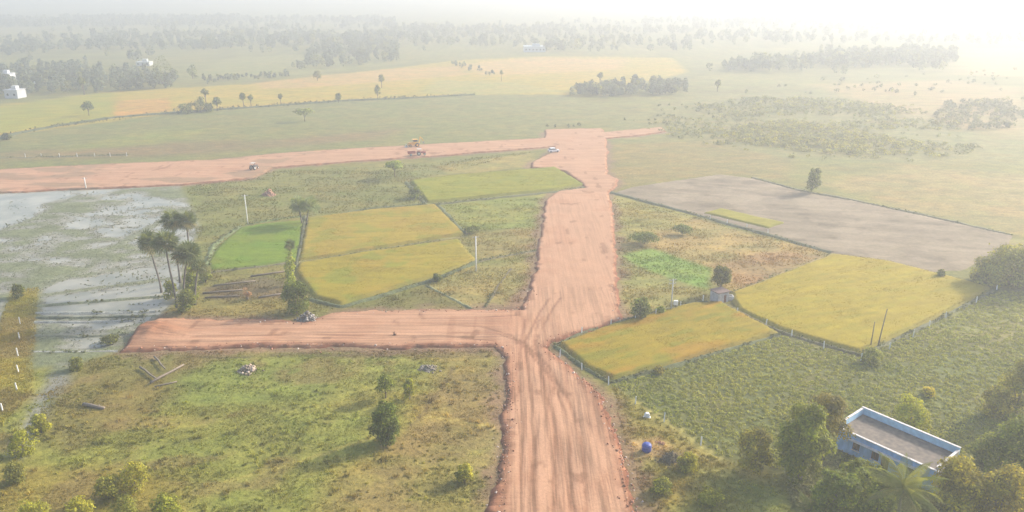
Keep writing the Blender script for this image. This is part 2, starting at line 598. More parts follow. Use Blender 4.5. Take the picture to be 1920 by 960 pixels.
XS = axis(-190, 190, 0.9, -2400, 2400)
YS = np.concatenate([axis(52, 330, 0.8, -300, 330)[:-1], axis(331, 620, 2.0, 331, 4200)])
YS = np.unique(YS)
gx, gy = np.meshgrid(XS, YS)
gc = zone_col(gx, gy)
gz = (fbm(gx, gy, 5, 31, 4) - 0.5) * 0.30
gz *= np.clip(1 - (gy - 300) / 200, 0.0, 1)
sw = np.maximum(sdf(WATER, gx, gy), sdf(STREAM, gx, gy) - 0.2)
ww = sst(sw, -1.5, 0.8)
mh = mud_height(gx, gy, sw)
gz = gz * (1 - ww) + mh * ww + 0.06 * (1 - ww)
mudc = C((0.205, 0.198, 0.155))[None, None] * (0.7 + 0.6 * fbm(gx, gy, 3, 33, 4))[..., None]
grn = sst(mh, 0.02, 0.14)[..., None]
mudc = mudc * (1 - grn) + C((0.135, 0.148, 0.075)) * (0.7 + 0.6 * fbm(gx, gy, 2.5, 34, 3))[..., None] * grn
gc = gc * (1 - ww[..., None]) + mudc * ww[..., None]
ny, nx = gx.shape
idx = np.arange(nx * ny).reshape(ny, nx)
F = np.stack([idx[:-1, :-1], idx[:-1, 1:], idx[1:, 1:], idx[1:, :-1]], -1).reshape(-1, 4)
V = np.stack([gx, gy, gz], -1).reshape(-1, 3)
add('ground', mesh_np('ground', V, F, M_ground, gc.reshape(-1, 3), True), kind='structure')


def sheet(name, poly, res, prof, colf, m, margin=1.0, kind='structure', label=None, jitter=0.0, jscale=2.5, **k):
    b0 = poly.min(0) - margin - res
    b1 = poly.max(0) + margin + res
    xs = np.arange(b0[0], b1[0], res)
    ys = np.arange(b0[1], b1[1], res)
    X, Y = np.meshgrid(xs, ys)
    s = sdf(poly, X, Y)
    if jitter:
        s = s + (fbm(X, Y, jscale, 41, 5) - 0.5) * jitter
    Z = prof(X, Y, s)
    ok = s > -margin
    q = ok[:-1, :-1] | ok[:-1, 1:] | ok[1:, 1:] | ok[1:, :-1]
    ny, nx = X.shape
    ix = np.arange(nx * ny).reshape(ny, nx)
    F = np.stack([ix[:-1, :-1], ix[:-1, 1:], ix[1:, 1:], ix[1:, :-1]], -1)[q]
    used = np.unique(F)
    mp = np.full(nx * ny, -1)
    mp[used] = np.arange(len(used))
    Cc = colf(X, Y, s)
    V = np.stack([X, Y, Z], -1).reshape(-1, 3)[used]
    me = mesh_np(name, V, mp[F], m, Cc.reshape(-1, 3)[used], True)
    return add(name, me, kind=kind, label=label, **k)


# flat water sheets lying in the hollows of the mud
def flat(name, poly, z, m):
    me = bpy.data.meshes.new(name)
    me.from_pydata([(x, y, z) for x, y in poly], [], [tuple(range(len(poly)))])
    me.materials.append(m)
    return add(name, me, kind='structure')


flat('paddy_water', WATER, 0.0, M_water)
flat('stream_water', STREAM, -0.012, M_water)

# ------------------------------------------------------------------ red earth road
TRACKS = [P(p, 0.4) for p in (
    [(1000, 960), (1005, 800), (990, 700), (985, 640), (1010, 590), (1030, 560)],
    [(1040, 960), (1040, 800), (1015, 700), (1005, 640), (1030, 590), (1050, 560)],
    [(1070, 960), (1068, 800), (1040, 720), (1000, 670), (960, 630), (900, 612), (700, 610)],
    [(1100, 960), (1095, 850), (1070, 760), (1030, 690), (985, 645), (930, 625), (700, 622)],
    [(975, 960), (980, 800), (970, 700), (975, 650), (985, 600)],
    [(1085, 800), (1060, 740), (1020, 690), (1000, 650), (1010, 600)],
    [(360, 632), (600, 628), (850, 632), (930, 640)], [(360, 612), (600, 600), (850, 598), (970, 592)])]
MAIN_AX = P([(1040, 1100), (1045, 800), (1050, 600), (1080, 450), (1090, 370)])


def road_prof(X, Y, s):
    n = fbm(X, Y, 1.6, 51, 4)
    z = -0.5 + 1.0 * sst(s + (n - 0.5) * 0.9, -1.35, 0.35)
    z += (fbm(X, Y, 4, 52, 3) - 0.5) * 0.16 * sst(s, -0.2, 0.6)
    z += (n - 0.5) * 0.35 * sst(-s, -0.6, 0.2) * sst(s, -1.4, -0.7)
    for t in TRACKS:
        z -= 0.05 * np.exp(-(ldist(t, X, Y) / 0.35) ** 2)
    mound = np.exp(-(((X - mo[0]) / 4.5) ** 2 + ((Y - mo[1]) / 3.5) ** 2)) * 1.3 * (0.6 + 0.8 * n)
    return z + mound * sst(s, -1.5, 0.5)


mo = G(285, 625)


def road_col(X, Y, s):
    n = fbm(X, Y, 7, 53, 4)
    n2 = fbm(X, Y, 1.3, 54, 4)
    pale = C((0.50, 0.315, 0.205))
    red = C((0.36, 0.185, 0.11))
    side = C((0.23, 0.105, 0.065))
    c = pale[None, None] * (0.88 + 0.24 * n)[..., None]
    t = sst(n, 0.55, 0.75)[..., None] * 0.35
    c = c * (1 - t) + red * t
    # along-track streaks
    lat = ldist(MAIN_AX, X, Y)
    st = fbm(X * 1.0, Y * 0.045, 0.9, 55, 4)
    low = ((Y < 135) & (X > -12))[..., None]
    t = sst(st, 0.50, 0.68)[..., None] * 0.42 * low
    c = c * (1 - t) + red * 0.82 * t
    st2 = fbm(X * 0.05, Y, 1.1, 56, 4)
    t = sst(st2, 0.52, 0.7)[..., None] * 0.35 * ((Y > 100) & (Y < 142) & (X < 0))[..., None]
    c = c * (1 - t) + red * t
    tr = np.zeros_like(X)
    for ln in TRACKS:
        tr = np.maximum(tr, np.exp(-(ldist(ln, X + (n2 - 0.5) * 0.3, Y) / 0.27) ** 2))
    t = (tr * (0.22 + 0.55 * sst(fbm(X, Y, 8, 57, 3), 0.4, 0.6)))[..., None]
    c = c * (1 - t) + red * 0.62 * t
    # damp dark spots
    sp = sst(fbm(X, Y * 0.6, 2.6, 58, 3), 0.70, 0.78)[..., None] * 0.55
    c = c * (1 - sp) + red * 0.6 * sp
    # band of loose red earth inside the edges of the near road
    b2 = (1 - sst(s + (n2 - 0.5) * 1.6, 0.3, 1.7)) * (1 - sst(Y, 112, 150)) * 0.75
    c = c * (1 - b2[..., None]) + red * (0.65 + 0.6 * n2[..., None]) * b2[..., None]
    # loose darker earth on the shoulders
    e = 1 - sst(s + (n2 - 0.5) * 1.1, -0.25, 0.55)
    fr_ = sst(Y, 130, 220)[..., None]
    sc_ = side * (1 - fr_) + red * 0.82 * fr_
    c = c * (1 - e[..., None]) + (sc_ * (0.7 + 0.7 * n2[..., None])) * e[..., None]
    dm = np.exp(-(((X - mo[0]) / 5.5) ** 2 + ((Y - mo[1]) / 4) ** 2))[..., None]
    c = c * (1 - dm) + red * 0.85 * dm
    # weedy, half finished stretch of the far left road
    wd_ = (sst(fbm(X * 0.5, Y, 7, 59, 4), 0.50, 0.62) * sst(-X, 55, 85) * sst(Y, 190, 205) * 0.6)[..., None]
    c = c * (1 - wd_) + C((0.24, 0.19, 0.12)) * wd_
    return c * C((0.85, 0.76, 0.69))


def m_road():
    m = M_soil
    return m


nearY = 145.0
road_o = sheet('dirt_road', ROAD, 0.40, road_prof, road_col, M_soil, margin=1.9, jitter=2.0, jscale=8)
_co = np.zeros(len(road_o.data.vertices) * 3, dtype=np.float32)
road_o.data.vertices.foreach_get('co', _co)
_co = _co.reshape(-1, 3)
_a = road_o.data.attributes.new('branch', 'FLOAT', 'POINT')
_bl = np.where(_co[:, 1] < 150, sst(-_co[:, 0], -2.0, 4.0), np.where(_co[:, 1] > 225, 1.0, 0.0)).astype(np.float32)
_a.data.foreach_set('value', _bl)
_a = road_o.data.attributes.new('streak', 'FLOAT', 'POINT')
_am = np.where(_co[:, 1] < 128, 1.0, np.where(_co[:, 1] < 150, 0.7, np.where(_co[:, 1] < 225, 0.35, 0.6))).astype(np.float32)
_a.data.foreach_set('value', _am)


def road_streaks(m):
    nt = m.node_tree
    ns = nt.nodes
    bs = ns['Principled BSDF']
    src = bs.inputs['Base Color'].links[0].from_socket
    g = ns.new('ShaderNodeNewGeometry')
    facs = []
    for sc in ((1.9, 0.07, 1), (0.07, 1.9, 1)):
        mp = ns.new('ShaderNodeMapping')
        mp.inputs['Scale'].default_value = sc
        nz = ns.new('ShaderNodeTexNoise')
        nz.inputs['Scale'].default_value = 1.0
        nz.inputs['Detail'].default_value = 6
        nz.inputs['Roughness'].default_value = 0.6
        nz.inputs['Distortion'].default_value = 0.4
        link(nt, g.outputs['Position'], mp.inputs['Vector'])
        link(nt, mp.outputs[0], nz.inputs['Vector'])
        facs.append(nz.outputs['Fac'])
    at = ns.new('ShaderNodeAttribute')
    at.attribute_name = 'branch'
    mf = ns.new('ShaderNodeMix')
    link(nt, at.outputs['Fac'], mf.inputs[0])
    link(nt, facs[0], mf.inputs[2])
    link(nt, facs[1], mf.inputs[3])
    mr = ns.new('ShaderNodeMapRange')
    mr.inputs[1].default_value = 0.43
    mr.inputs[2].default_value = 0.62
    mr.inputs[3].default_value = 1.07
    mr.inputs[4].default_value = 0.66
    link(nt, mf.outputs[0], mr.inputs[0])
    vm = ns.new('ShaderNodeVectorMath')
    vm.operation = 'SCALE'
    link(nt, src, vm.inputs[0])
    a2 = ns.new('ShaderNodeAttribute')
    a2.attribute_name = 'streak'
    mg = ns.new('ShaderNodeMix')
    mg.inputs[2].default_value = 0.96
    link(nt, a2.outputs['Fac'], mg.inputs[0])
    link(nt, mr.outputs[0], mg.inputs[3])
    link(nt, mg.outputs[0], vm.inputs['Scale'])
    link(nt, vm.outputs[0], bs.inputs['Base Color'])


road_streaks(M_soil)

# ------------------------------------------------------------------ crops
def rice_prof(h):
    def f(X, Y, s):
        n = fbm(X, Y, 1.2, 61, 3)
        return -0.05 + (h + (n - 0.5) * 0.12 + (fbm(X, Y, 6, 62, 2) - 0.5) * 0.15) * np.clip((s + 0.45) / 0.5, 0, 1)
    return f


def rice_col(base, alt, green, sd, stripe=None, amt=0.8):
    base, alt, green = C(base), C(alt), C(green)

    def f(X, Y, s):
        if stripe is None:
            U, W = X, Y
        else:
            a = R(stripe)
            U = X * math.cos(a) + Y * math.sin(a)
            W = (-X * math.sin(a) + Y * math.cos(a)) * 3.2
        n = fbm(U, W, 9, sd, 4)
        n2 = fbm(U, W, 5, sd + 1, 4)
        c = base[None, None] * (0.85 + 0.3 * fbm(X, Y, 1.0, sd + 2, 3))[..., None]
        t = sst(n, 0.46, 0.70)[..., None] * amt * 0.7
        c = c * (1 - t) + alt * t
        t = sst(n2, 0.52, 0.70)[..., None] * amt
        c = c * (1 - t) + green * t
        row = fbm(U * 0.16, W * 0.31 if stripe is not None else W, 0.9, sd + 5, 3)
        c = c * (0.80 + 0.4 * row)[..., None]
        c = c * C((0.665, 0.67, 0.19))
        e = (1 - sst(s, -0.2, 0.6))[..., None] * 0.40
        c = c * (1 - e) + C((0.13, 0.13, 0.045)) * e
        return c
    return f


RICE = [
    ('upper', [(578, 412), (700, 396), (815, 386), (868, 440), (700, 468), (562, 491)], (0.40, 0.29, 0.085), (0.43, 0.27, 0.11), (0.29, 0.27, 0.07), 101, None, 0.8,
     'golden rice plot with faded orange far end, upper of two left of the road'),
    ('lower', [(562, 497), (700, 474), (858, 452), (888, 490), (830, 514), (700, 553), (640, 571), (592, 560), (557, 512)], (0.36, 0.28, 0.06), (0.42, 0.27, 0.08), (0.25, 0.27, 0.055), 111, None, 0.75,
     'golden green rice plot left of the road, beside the tall pole'),
    ('far', [(772, 341), (850, 331), (1040, 316), (1092, 347), (1040, 357), (900, 371), (802, 381)], (0.29, 0.28, 0.055), (0.32, 0.29, 0.06), (0.24, 0.27, 0.055), 121, None, 0.6,
     'yellow green rice plot just below the far road junction'),
    ('corner', [(1052, 647), (1150, 612), (1300, 572), (1350, 570), (1455, 626), (1330, 663), (1150, 713), (1100, 690)], (0.35, 0.255, 0.035), (0.46, 0.23, 0.055), (0.26, 0.24, 0.04), 131, 28, 0.85,
     'orange streaked rice plot in the corner right of the junction'),
    ('right', [(1372, 553), (1480, 512), (1562, 480), (1660, 492), (1852, 541), (1830, 558), (1740, 603), (1610, 663), (1465, 620), (1385, 582)], (0.40, 0.30, 0.04), (0.42, 0.30, 0.06), (0.33, 0.29, 0.045), 141, 20, 0.5,
     'large plain golden rice plot on the right'),
    ('strip', [(1322, 402), (1352, 394), (1468, 420), (1440, 430)], (0.32, 0.28, 0.07), (0.34, 0.28, 0.08), (0.28, 0.27, 0.07), 151, None, 0.4,
     'small yellow strip of rice at the edge of the ploughed field'),
    ('green', [(398, 506), (392, 494), (410, 465), (452, 428), (500, 420), (568, 414), (555, 488), (480, 500)], (0.18, 0.26, 0.035), (0.24, 0.25, 0.055), (0.15, 0.27, 0.035), 161, None, 0.6,
     'bright green young rice plot left of the golden plots'),
]
RPOLY = {}
for nm, pts, b, a_, g_, sd, st, am, lab in RICE:
    poly = P(pts)
    RPOLY[nm] = poly
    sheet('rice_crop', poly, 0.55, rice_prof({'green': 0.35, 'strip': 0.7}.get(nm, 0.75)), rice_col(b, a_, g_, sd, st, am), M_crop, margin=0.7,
          kind='stuff', label=lab, jitter=0.7, cat='rice crop')

PLOUGH = P([(1152, 363), (1185, 352), (1350, 328), (1412, 336), (1500, 360), (1600, 378), (1740, 408), (1895, 443), (1880, 470), (1800, 506), (1745, 511), (1560, 474), (1310, 404)])


def plough_prof(X, Y, s):
    return -0.10 + 0.42 * sst(s, -0.7, 0.3) + (fbm(X, Y, 1.5, 71, 3) - 0.5) * 0.12


def plough_col(X, Y, s):
    n = fbm(X, Y, 9, 72, 4)
    a = R(-14)
    U = X * math.cos(a) + Y * math.sin(a)
    W = -X * math.sin(a) + Y * math.cos(a)
    st = fbm(U * 0.06, W, 1.6, 73, 3)
    fl_ = fbm(U * 0.5, W, 2.2, 75, 4)
    c = C((0.225, 0.178, 0.120))[None, None] * (0.80 + 0.22 * sst(n, 0.35, 0.65) + 0.20 * sst(st, 0.35, 0.65) - 0.22 * sst(fl_, 0.55, 0.7))[..., None]
    t = sst(fbm(X, Y, 5, 74, 4), 0.55, 0.75)[..., None] * 0.30
    return c * (1 - t) + C((0.22, 0.18, 0.11)) * t


sheet('ploughed_field', PLOUGH, 0.9, plough_prof, plough_col, M_plough, margin=1.0, jitter=0.8)

# ------------------------------------------------------------------ bunds (low turf ridges)
BUNDS = [
    ([(-200, 285), (0, 258), (100, 238), (215, 221), (330, 212), (500, 200), (640, 190), (780, 184), (890, 178)], 1.3, 1.0, (0.060, 0.068, 0.034)),
    ([(572, 406), (566, 450), (555, 505)], 0.55, 0.5, (0.085, 0.085, 0.045)),
    ([(560, 494), (700, 471), (862, 447)], 0.45, 0.55, (0.14, 0.12, 0.045)),
    ([(580, 562), (640, 577), (700, 560), (830, 520), (895, 491)], 0.7, 0.55, (0.065, 0.075, 0.035)),
    ([(800, 386), (900, 375), (1040, 361), (1095, 352)], 0.7, 0.5, (0.085, 0.085, 0.042)),
    ([(762, 342), (800, 386), (820, 384), (872, 440)], 0.9, 0.5, (0.070, 0.080, 0.038)),
    ([(640, 402), (690, 392), (800, 384)], 0.8, 0.5, (0.080, 0.088, 0.042)),
    ([(1146, 362), (1310, 405), (1560, 475)], 0.9, 0.6, (0.085, 0.088, 0.050)),
    ([(1352, 570), (1378, 582), (1462, 624), (1610, 667)], 0.7, 0.5, (0.085, 0.075, 0.040)),
    ([(1040, 650), (1098, 692), (1145, 718), (1330, 667), (1462, 628)], 0.55, 0.45, (0.075, 0.082, 0.038)),
    ([(1612, 668), (1742, 608), (1832, 562), (1868, 545)], 0.6, 0.45, (0.085, 0.085, 0.045)),
    ([(1375, 550), (1480, 510), (1562, 478)], 0.7, 0.5, (0.17, 0.125, 0.062)),
    ([(1410, 334), (1500, 358), (1600, 377), (1740, 406), (1895, 442)], 0.8, 0.6, (0.12, 0.11, 0.065)),
    ([(800, 536), (885, 580)], 0.45, 0.35, (0.14, 0.14, 0.07)),
    ([(958, 505), (935, 535), (910, 576)], 0.4, 0.3, (0.09, 0.075, 0.045)),
    ([(895, 491), (960, 478), (1005, 470)], 0.5, 0.3, (0.13, 0.115, 0.065)),
    ([(1040, 650), (1100, 622), (1200, 594), (1300, 569), (1350, 567)], 0.5, 0.45, (0.08, 0.08, 0.04)),
    ([(460, 423), (520, 412), (572, 406)], 0.5, 0.4, (0.11, 0.14, 0.05)),
    ([(390, 512), (480, 502), (556, 492)], 0.5, 0.4, (0.09, 0.08, 0.05)),
    ([(385, 500), (400, 460), (450, 425)], 0.8, 0.4, (0.10, 0.12, 0.05)),
    ([(0, 297), (120, 294), (240, 291)], 0.5, 0.3, (0.10, 0.10, 0.06)),
    ([(68, 588), (180, 588), (292, 585)], 0.42, 0.40, (0.21, 0.205, 0.17)),
    ([(66, 605), (160, 605), (250, 602)], 0.38, 0.42, (0.20, 0.195, 0.165)),
    ([(68, 597), (160, 597), (270, 594)], 0.40, 0.50, (0.09, 0.095, 0.06)),
    ([(70, 575), (180, 566), (310, 556)], 0.45, 0.45, (0.13, 0.135, 0.08)),
    ([(66, 630), (150, 632), (235, 628)], 0.40, 0.42, (0.13, 0.13, 0.085)),
    ([(64, 662), (140, 662), (222, 659)], 0.42, 0.42, (0.21, 0.205, 0.17)),
    ([(30, 296), (200, 292)], 0.4, 0.3, (0.10, 0.10, 0.06)),
]


def resample(line, step):
    out = [line[0]]
    for i in range(len(line) - 1):
        L = np.hypot(*(line[i + 1] - line[i]))
        n = max(1, int(L / step))
        for k in range(1, n + 1):
            out.append(line[i] + (line[i + 1] - line[i]) * k / n)
    return np.array(out)


for bi, (pts, wd, ht, c) in enumerate(BUNDS[:-1]):
    wd, ht, c = wd * 0.8, ht * 0.75, tuple(v * 1.5 for v in c)
    ln = resample(P(pts), 0.7)
    ln[1:-1] = ln[1:-1] * 0.5 + ln[:-2] * 0.25 + ln[2:] * 0.25
    t = np.gradient(ln, axis=0)
    t /= np.hypot(t[:, 0], t[:, 1])[:, None] + 1e-9
    nrm = np.stack([-t[:, 1], t[:, 0]], -1)
    n = fbm(ln[:, 0], ln[:, 1], 3, 81 + bi, 3)
    offs = np.array([-1.6, -0.9, -0.35, 0.35, 0.9, 1.6])
    hs = np.array([-0.15, 0.35, 1.0, 1.0, 0.35, -0.15])
    wv = wd * (0.75 + 0.5 * n)
    ctr = ln + nrm * ((n - 0.5) * wd * 0.6)[:, None]
    V = np.zeros((len(ln), 6, 3))
    V[:, :, :2] = ctr[:, None, :] + nrm[:, None, :] * (offs[None, :] * wv[:, None])[..., None]
    V[:, :, 2] = hs[None, :] * ht * (0.7 + 0.6 * n)[:, None] + (fbm(V[..., 0], V[..., 1], 0.8, 90, 2) - 0.5) * 0.15
    ix = np.arange(len(ln) * 6).reshape(-1, 6)
    F = np.stack([ix[:-1, :-1], ix[1:, :-1], ix[1:, 1:], ix[:-1, 1:]], -1).reshape(-1, 4)
    cc = C(c)[None, :] * (0.6 + 0.8 * fbm(V[..., 0].ravel(), V[..., 1].ravel(), 1.5, 91, 3))[:, None]
    add('field_bund', mesh_np('field_bund', V.reshape(-1, 3), F, M_bund, cc, True), kind='structure')


# ------------------------------------------------------------------ leaves, tufts
def unit(n):
    v = rng.normal(size=(n, 3))
    return v / (np.linalg.norm(v, axis=1)[:, None] + 1e-9)


def leaves(ctr, nrm, size, col, aspect=0.55):
    """diamond leaves at ctr with normals nrm"""
    n = len(ctr)
    u = unit(n)
    u -= nrm * (u * nrm).sum(1)[:, None]
    u /= np.linalg.norm(u, axis=1)[:, None] + 1e-9
    v = np.cross(nrm, u)
    s = np.asarray(size).reshape(-1, 1)
    V = np.stack([ctr - u * s, ctr + v * s * aspect + nrm * s * 0.12, ctr + u * s, ctr - v * s * aspect + nrm * s * 0.12], 1).reshape(-1, 3)
    F = np.arange(n * 4).reshape(n, 4)
    return V, F, np.repeat(col, 4, axis=0)


def blades(pt, k, h, spread, col, wd=0.05):
    """k grass blades (triangles) per point"""
    n = len(pt) * k
    b = np.repeat(pt, k, axis=0)
    hh = np.repeat(np.broadcast_to(h, (len(pt),)), k) * rng.uniform(0.5, 1.15, n)
    ang = rng.uniform(0, 2 * math.pi, n)
    ra = rng.uniform(0, 1, n) * spread
    base = b + np.stack([np.cos(ang) * ra, np.sin(ang) * ra, np.full(n, -0.05)], -1)
    a2 = rng.uniform(0, 2 * math.pi, n)
    lean = rng.uniform(0.15, 0.8, n) * hh
    tip = base + np.stack([np.cos(a2) * lean, np.sin(a2) * lean, hh], -1)
    sx = np.stack([-np.sin(a2), np.cos(a2), np.zeros(n)], -1) * (wd * rng.uniform(0.7, 1.4, n))[:, None]
    V = np.stack([base - sx, base + sx, tip], 1).reshape(-1, 3)
    c = np.repeat(col, k, axis=0) * rng.uniform(0.75, 1.3, n)[:, None]
    return V, np.arange(n * 3).reshape(n, 3), np.repeat(c, 3, axis=0)


def in_poly(poly, dens, ymax=1e9):
    b0, b1 = poly.min(0), poly.max(0)
    n = int((b1 - b0).prod() * dens)
    p = rng.uniform(b0, b1, (n, 2))
    return p[(sdf(poly, p[:, 0], p[:, 1]) > 0) & (p[:, 1] < ymax)]


def gz_at(p):
    x, y = p[:, 0], p[:, 1]
    z = (fbm(x, y, 5, 31, 4) - 0.5) * 0.30 * np.clip(1 - (y - 300) / 200, 0, 1) + 0.06
    return z


def crown_points(lobes, n):
    """points and outward normals spread through a set of ellipsoid lobes"""
    L = np.array([[*c, *r] for c, r in lobes])
    wgt = (L[:, 3] * L[:, 4] * L[:, 5]) ** 0.66
    k = rng.choice(len(L), n, p=wgt / wgt.sum())
    d = unit(n)
    d[:, 2] = np.where((d[:, 2] < -0.3) & (rng.uniform(size=n) < 0.6), -d[:, 2], d[:, 2])
    r = rng.uniform(0.35, 1.0, n) ** 0.45
    r = np.where(rng.uniform(size=n) < 0.14, r * rng.uniform(1.0, 1.45, n), r)
    bump = 0.82 + 0.36 * fbm(d[:, 0] * 3 + k * 7.1, d[:, 1] * 3 + d[:, 2] * 4, 1.2, 5, 3)
    ctr = L[k, :3] + d * L[k, 3:] * (r * bump)[:, None]
    nr = d * 0.9 + unit(n) * 0.7 + C((0, 0, 0.35))
    nr /= np.linalg.norm(nr, axis=1)[:, None]
    return ctr, nr, k


def crown_mesh(name, lobes, n, lsize, col, var=0.35, yel=0.25):
    n = int(n * 1.8)
    lsize = lsize * 0.88
    ctr, nr, k = crown_points(lobes, n)
    lb = rng.uniform(1 - var, 1 + var, len(lobes))[k]
    c = C(col)[None, :] * C((1.95, 1.95, 0.70)) * (lb * rng.uniform(0.7, 1.35, n))[:, None]
    t = (rng.uniform(size=n) < yel)[:, None]
    c = np.where(t, c * C((1.38, 1.30, 0.85)), c)
    V, F, cc = leaves(ctr, nr, lsize * rng.uniform(0.6, 1.4, n), c)
    return mesh_np(name, V, F, M_leaf, cc)


def make_lobes(w_, h_, z0, n, spread=0.66):
    lo = 0.05 if z0 < 0.16 * h_ else 0.22
    """n overlapping lobes filling a crown w_ wide and h_ tall whose bottom is at z0"""
    k_ = 0.30 if n >= 8 else 0.36
    out = [((0, 0, z0 + h_ * 0.48), (w_ * k_, w_ * k_, h_ * 0.40))]
    m_ = n * 3 if n >= 8 else n * 2
    for i in range(m_):
        a = i * 2.4 + rng.uniform(-0.6, 0.6)
        q = rng.uniform(0.5, 1.05) * spread * w_ * 0.5
        zz = rng.uniform(lo, 0.92)
        env = math.sqrt(max(0.12, 1 - (2 * zz - 0.85) ** 2)) * rng.uniform(0.85, 1.12)
        r = w_ * rng.uniform(0.09, 0.20)
        out.append(((math.cos(a) * q * env, math.sin(a) * q * env, z0 + h_ * zz), (r, r * rng.uniform(0.8, 1.2), r * rng.uniform(0.55, 0.95) * min(1.2, h_ / w_ + 0.3))))
    return out


def tree(name, label, cat, px, py, hpx, wpx, col, n=1500, leaf=0.22, z0=0.28, lobes=9, group=None, lean=0.0, flat_=False, trunkr=None, yel=0.3, var=0.42, crown='crown', sd=None, ybase=None):
    seed(sd if sd is not None else int(px * 7 + py * 13))
    x, y = G(px, py)
    h = m_h(px, py, hpx)
    wd = m_w(px, py, wpx)
    root = empty(name, (x, y, 0.0), label=label, cat=cat, group=group)
    zz = h * z0
    ch = h - zz
    lb = make_lobes(wd, ch, zz, lobes)
    if flat_:
        lb = [((c[0], c[1], zz + ch * (0.5 + 0.25 * (c[2] - zz - ch / 2) / ch)), (r[0], r[1], min(r[2], ch * 0.4))) for c, r in lb]
    if lean:
        lb = [((c[0] + lean * c[2], c[1], c[2]), r) for c, r in lb]
    tr = trunkr or max(0.05, h * 0.022)
    b = MB()
    b.tube([(0, 0, -0.2), (lean * zz * 0.5 + 0.03 * h * rng.uniform(-1, 1), 0.03 * h * rng.uniform(-1, 1), zz * 0.6 + 0.1), (lean * h * 0.6, 0, zz + ch * 0.45)], [tr * 1.4, tr, tr * 0.45], 7)
    for c, r in lb[1:6]:
        b.tube([(lean * zz * 0.6, 0, zz * 0.75 + 0.1), ((c[0]) * 0.55, c[1] * 0.55, (zz + c[2]) * 0.5), c], [tr * 0.6, tr * 0.4, tr * 0.12], 5)
    b.build('trunk', M_bark, root, True)
    add(crown, crown_mesh(crown, lb, n, leaf, col, var, yel), root)
    return root


# ------------------------------------------------------------------ palms
def fan_mesh():
    """one palmyra fan leaf: stalk and pleated blades along +X"""
    V, F = [], []
    V += [(0, -0.03, 0), (0, 0.03, 0), (0.75, 0.02, 0.05), (0.75, -0.02, 0.05)]
    F.append((0, 1, 2, 3))
    nb = 13
    for i in range(nb):
        a = R(-125 + 250 * i / (nb - 1))
        L = 0.95 * (0.75 + 0.25 * math.cos(a * 0.7))
        da = 0.11
        b = len(V)
        V += [(0.72, 0, 0.05), (0.72 + math.cos(a - da) * L * 0.62, math.sin(a - da) * L * 0.62, 0.05),
              (0.72 + math.cos(a) * L, math.sin(a) * L, -0.12), (0.72 + math.cos(a + da) * L * 0.62, math.sin(a + da) * L * 0.62, 0.10)]
        F.append((b, b + 1, b + 2, b + 3))
    return V, F


def leaf_objmesh(name, c, vf):
    V, F = vf
    V = np.array(V)
    cc = np.tile(C(c), (len(V), 1)) * np.random.default_rng(3).uniform(0.8, 1.25, len(V))[:, None]
    return mesh_np(name, V, np.array(F), M_leaf, cc)


FAN = [leaf_objmesh('fan_leaf', c, fan_mesh()) for c in ((0.12, 0.15, 0.06), (0.15, 0.175, 0.07), (0.22, 0.20, 0.09), (0.23, 0.27, 0.11))]


def palmyra(label, base, crownc, rpx, pale=0, group='palmyra palms', nl=30, sd=1):
    seed(sd)
    x, y = G(*base)
    dep = depth(*base)
    z0_, z1_ = 0.5, 40.0
    for _ in range(40):                      # height at which the crown's sight line passes over the base
        hc = 0.5 * (z0_ + z1_)
        if G(crownc[0], crownc[1], hc)[1] > y:
            z0_ = hc
        else:
            z1_ = hc
    dx = G(crownc[0], crownc[1], hc)[0] - x
    r = rpx * 1.18 * dep / FPX
    root = empty('palmyra_palm', (x, y, 0), label=label, cat='palm tree', group=group)
    b = MB()
    n = 7
    pts = [(dx * (k / n) ** 1.4, 0.12 * math.sin(k), hc * k / n - (0.3 if k == 0 else 0)) for k in range(n + 1)]
    b.tube(pts, [0.30] + [0.20 - 0.006 * k for k in range(n)], 8)
    b.build('trunk', M_palmbark, root, True)
    nl = int(nl * 1.5)
    for i in range(nl):
        z = 1 - 1.75 * (i + 0.5) / nl
        el = math.asin(max(-0.85, min(1, z)))
        az = i * 2.39996 + rng.uniform(-0.3, 0.3)
        me = FAN[3] if pale else FAN[(2 if z < -0.2 and rng.uniform() < 0.6 else int(rng.integers(0, 2)))]
        o = add('leaf', me, root, (dx, 0.0, hc))
        s = r / 1.55 * rng.uniform(0.85, 1.1)
        o.scale = (s, s, s)
        o.rotation_euler = (rng.uniform(-0.8, 0.8), -el, az)
    return root


def frond_mesh():
    """coconut frond: arched rib with hanging leaflets, along +X, unit length"""
    V, F = [], []
    n = 44
    prev = None
    for i in range(n + 1):
        t = i / n
        x = t * (1 - 0.12 * t)
        z = 0.28 * t - 0.62 * t * t
        wv = 0.012 * (1 - t) + 0.003
        b = len(V)
        V += [(x, -wv, z), (x, wv, z)]
        if prev is not None:
            F.append((prev, prev + 1, b + 1, b))
        prev = b
        if i > 2:
            L = 0.21 * math.sin(math.pi * min(1, (t + 0.12) * 0.92)) + 0.04
            for s in (-1, 1):
                b2 = len(V)
                V += [(x - 0.004, 0, z), (x + 0.007, 0, z), (x + 0.006 + L * 0.40, s * L * 0.70, z - L * 0.70), (x + 0.002 + L * 0.39, s * L * 0.70, z - L * 0.71)]
                F.append((b2, b2 + 1, b2 + 2, b2 + 3))
                # keep prev index for the rib
    return V, F


FROND = [leaf_objmesh('frond', c, frond_mesh()) for c in ((0.16, 0.19, 0.055), (0.21, 0.225, 0.07), (0.30, 0.25, 0.10))]


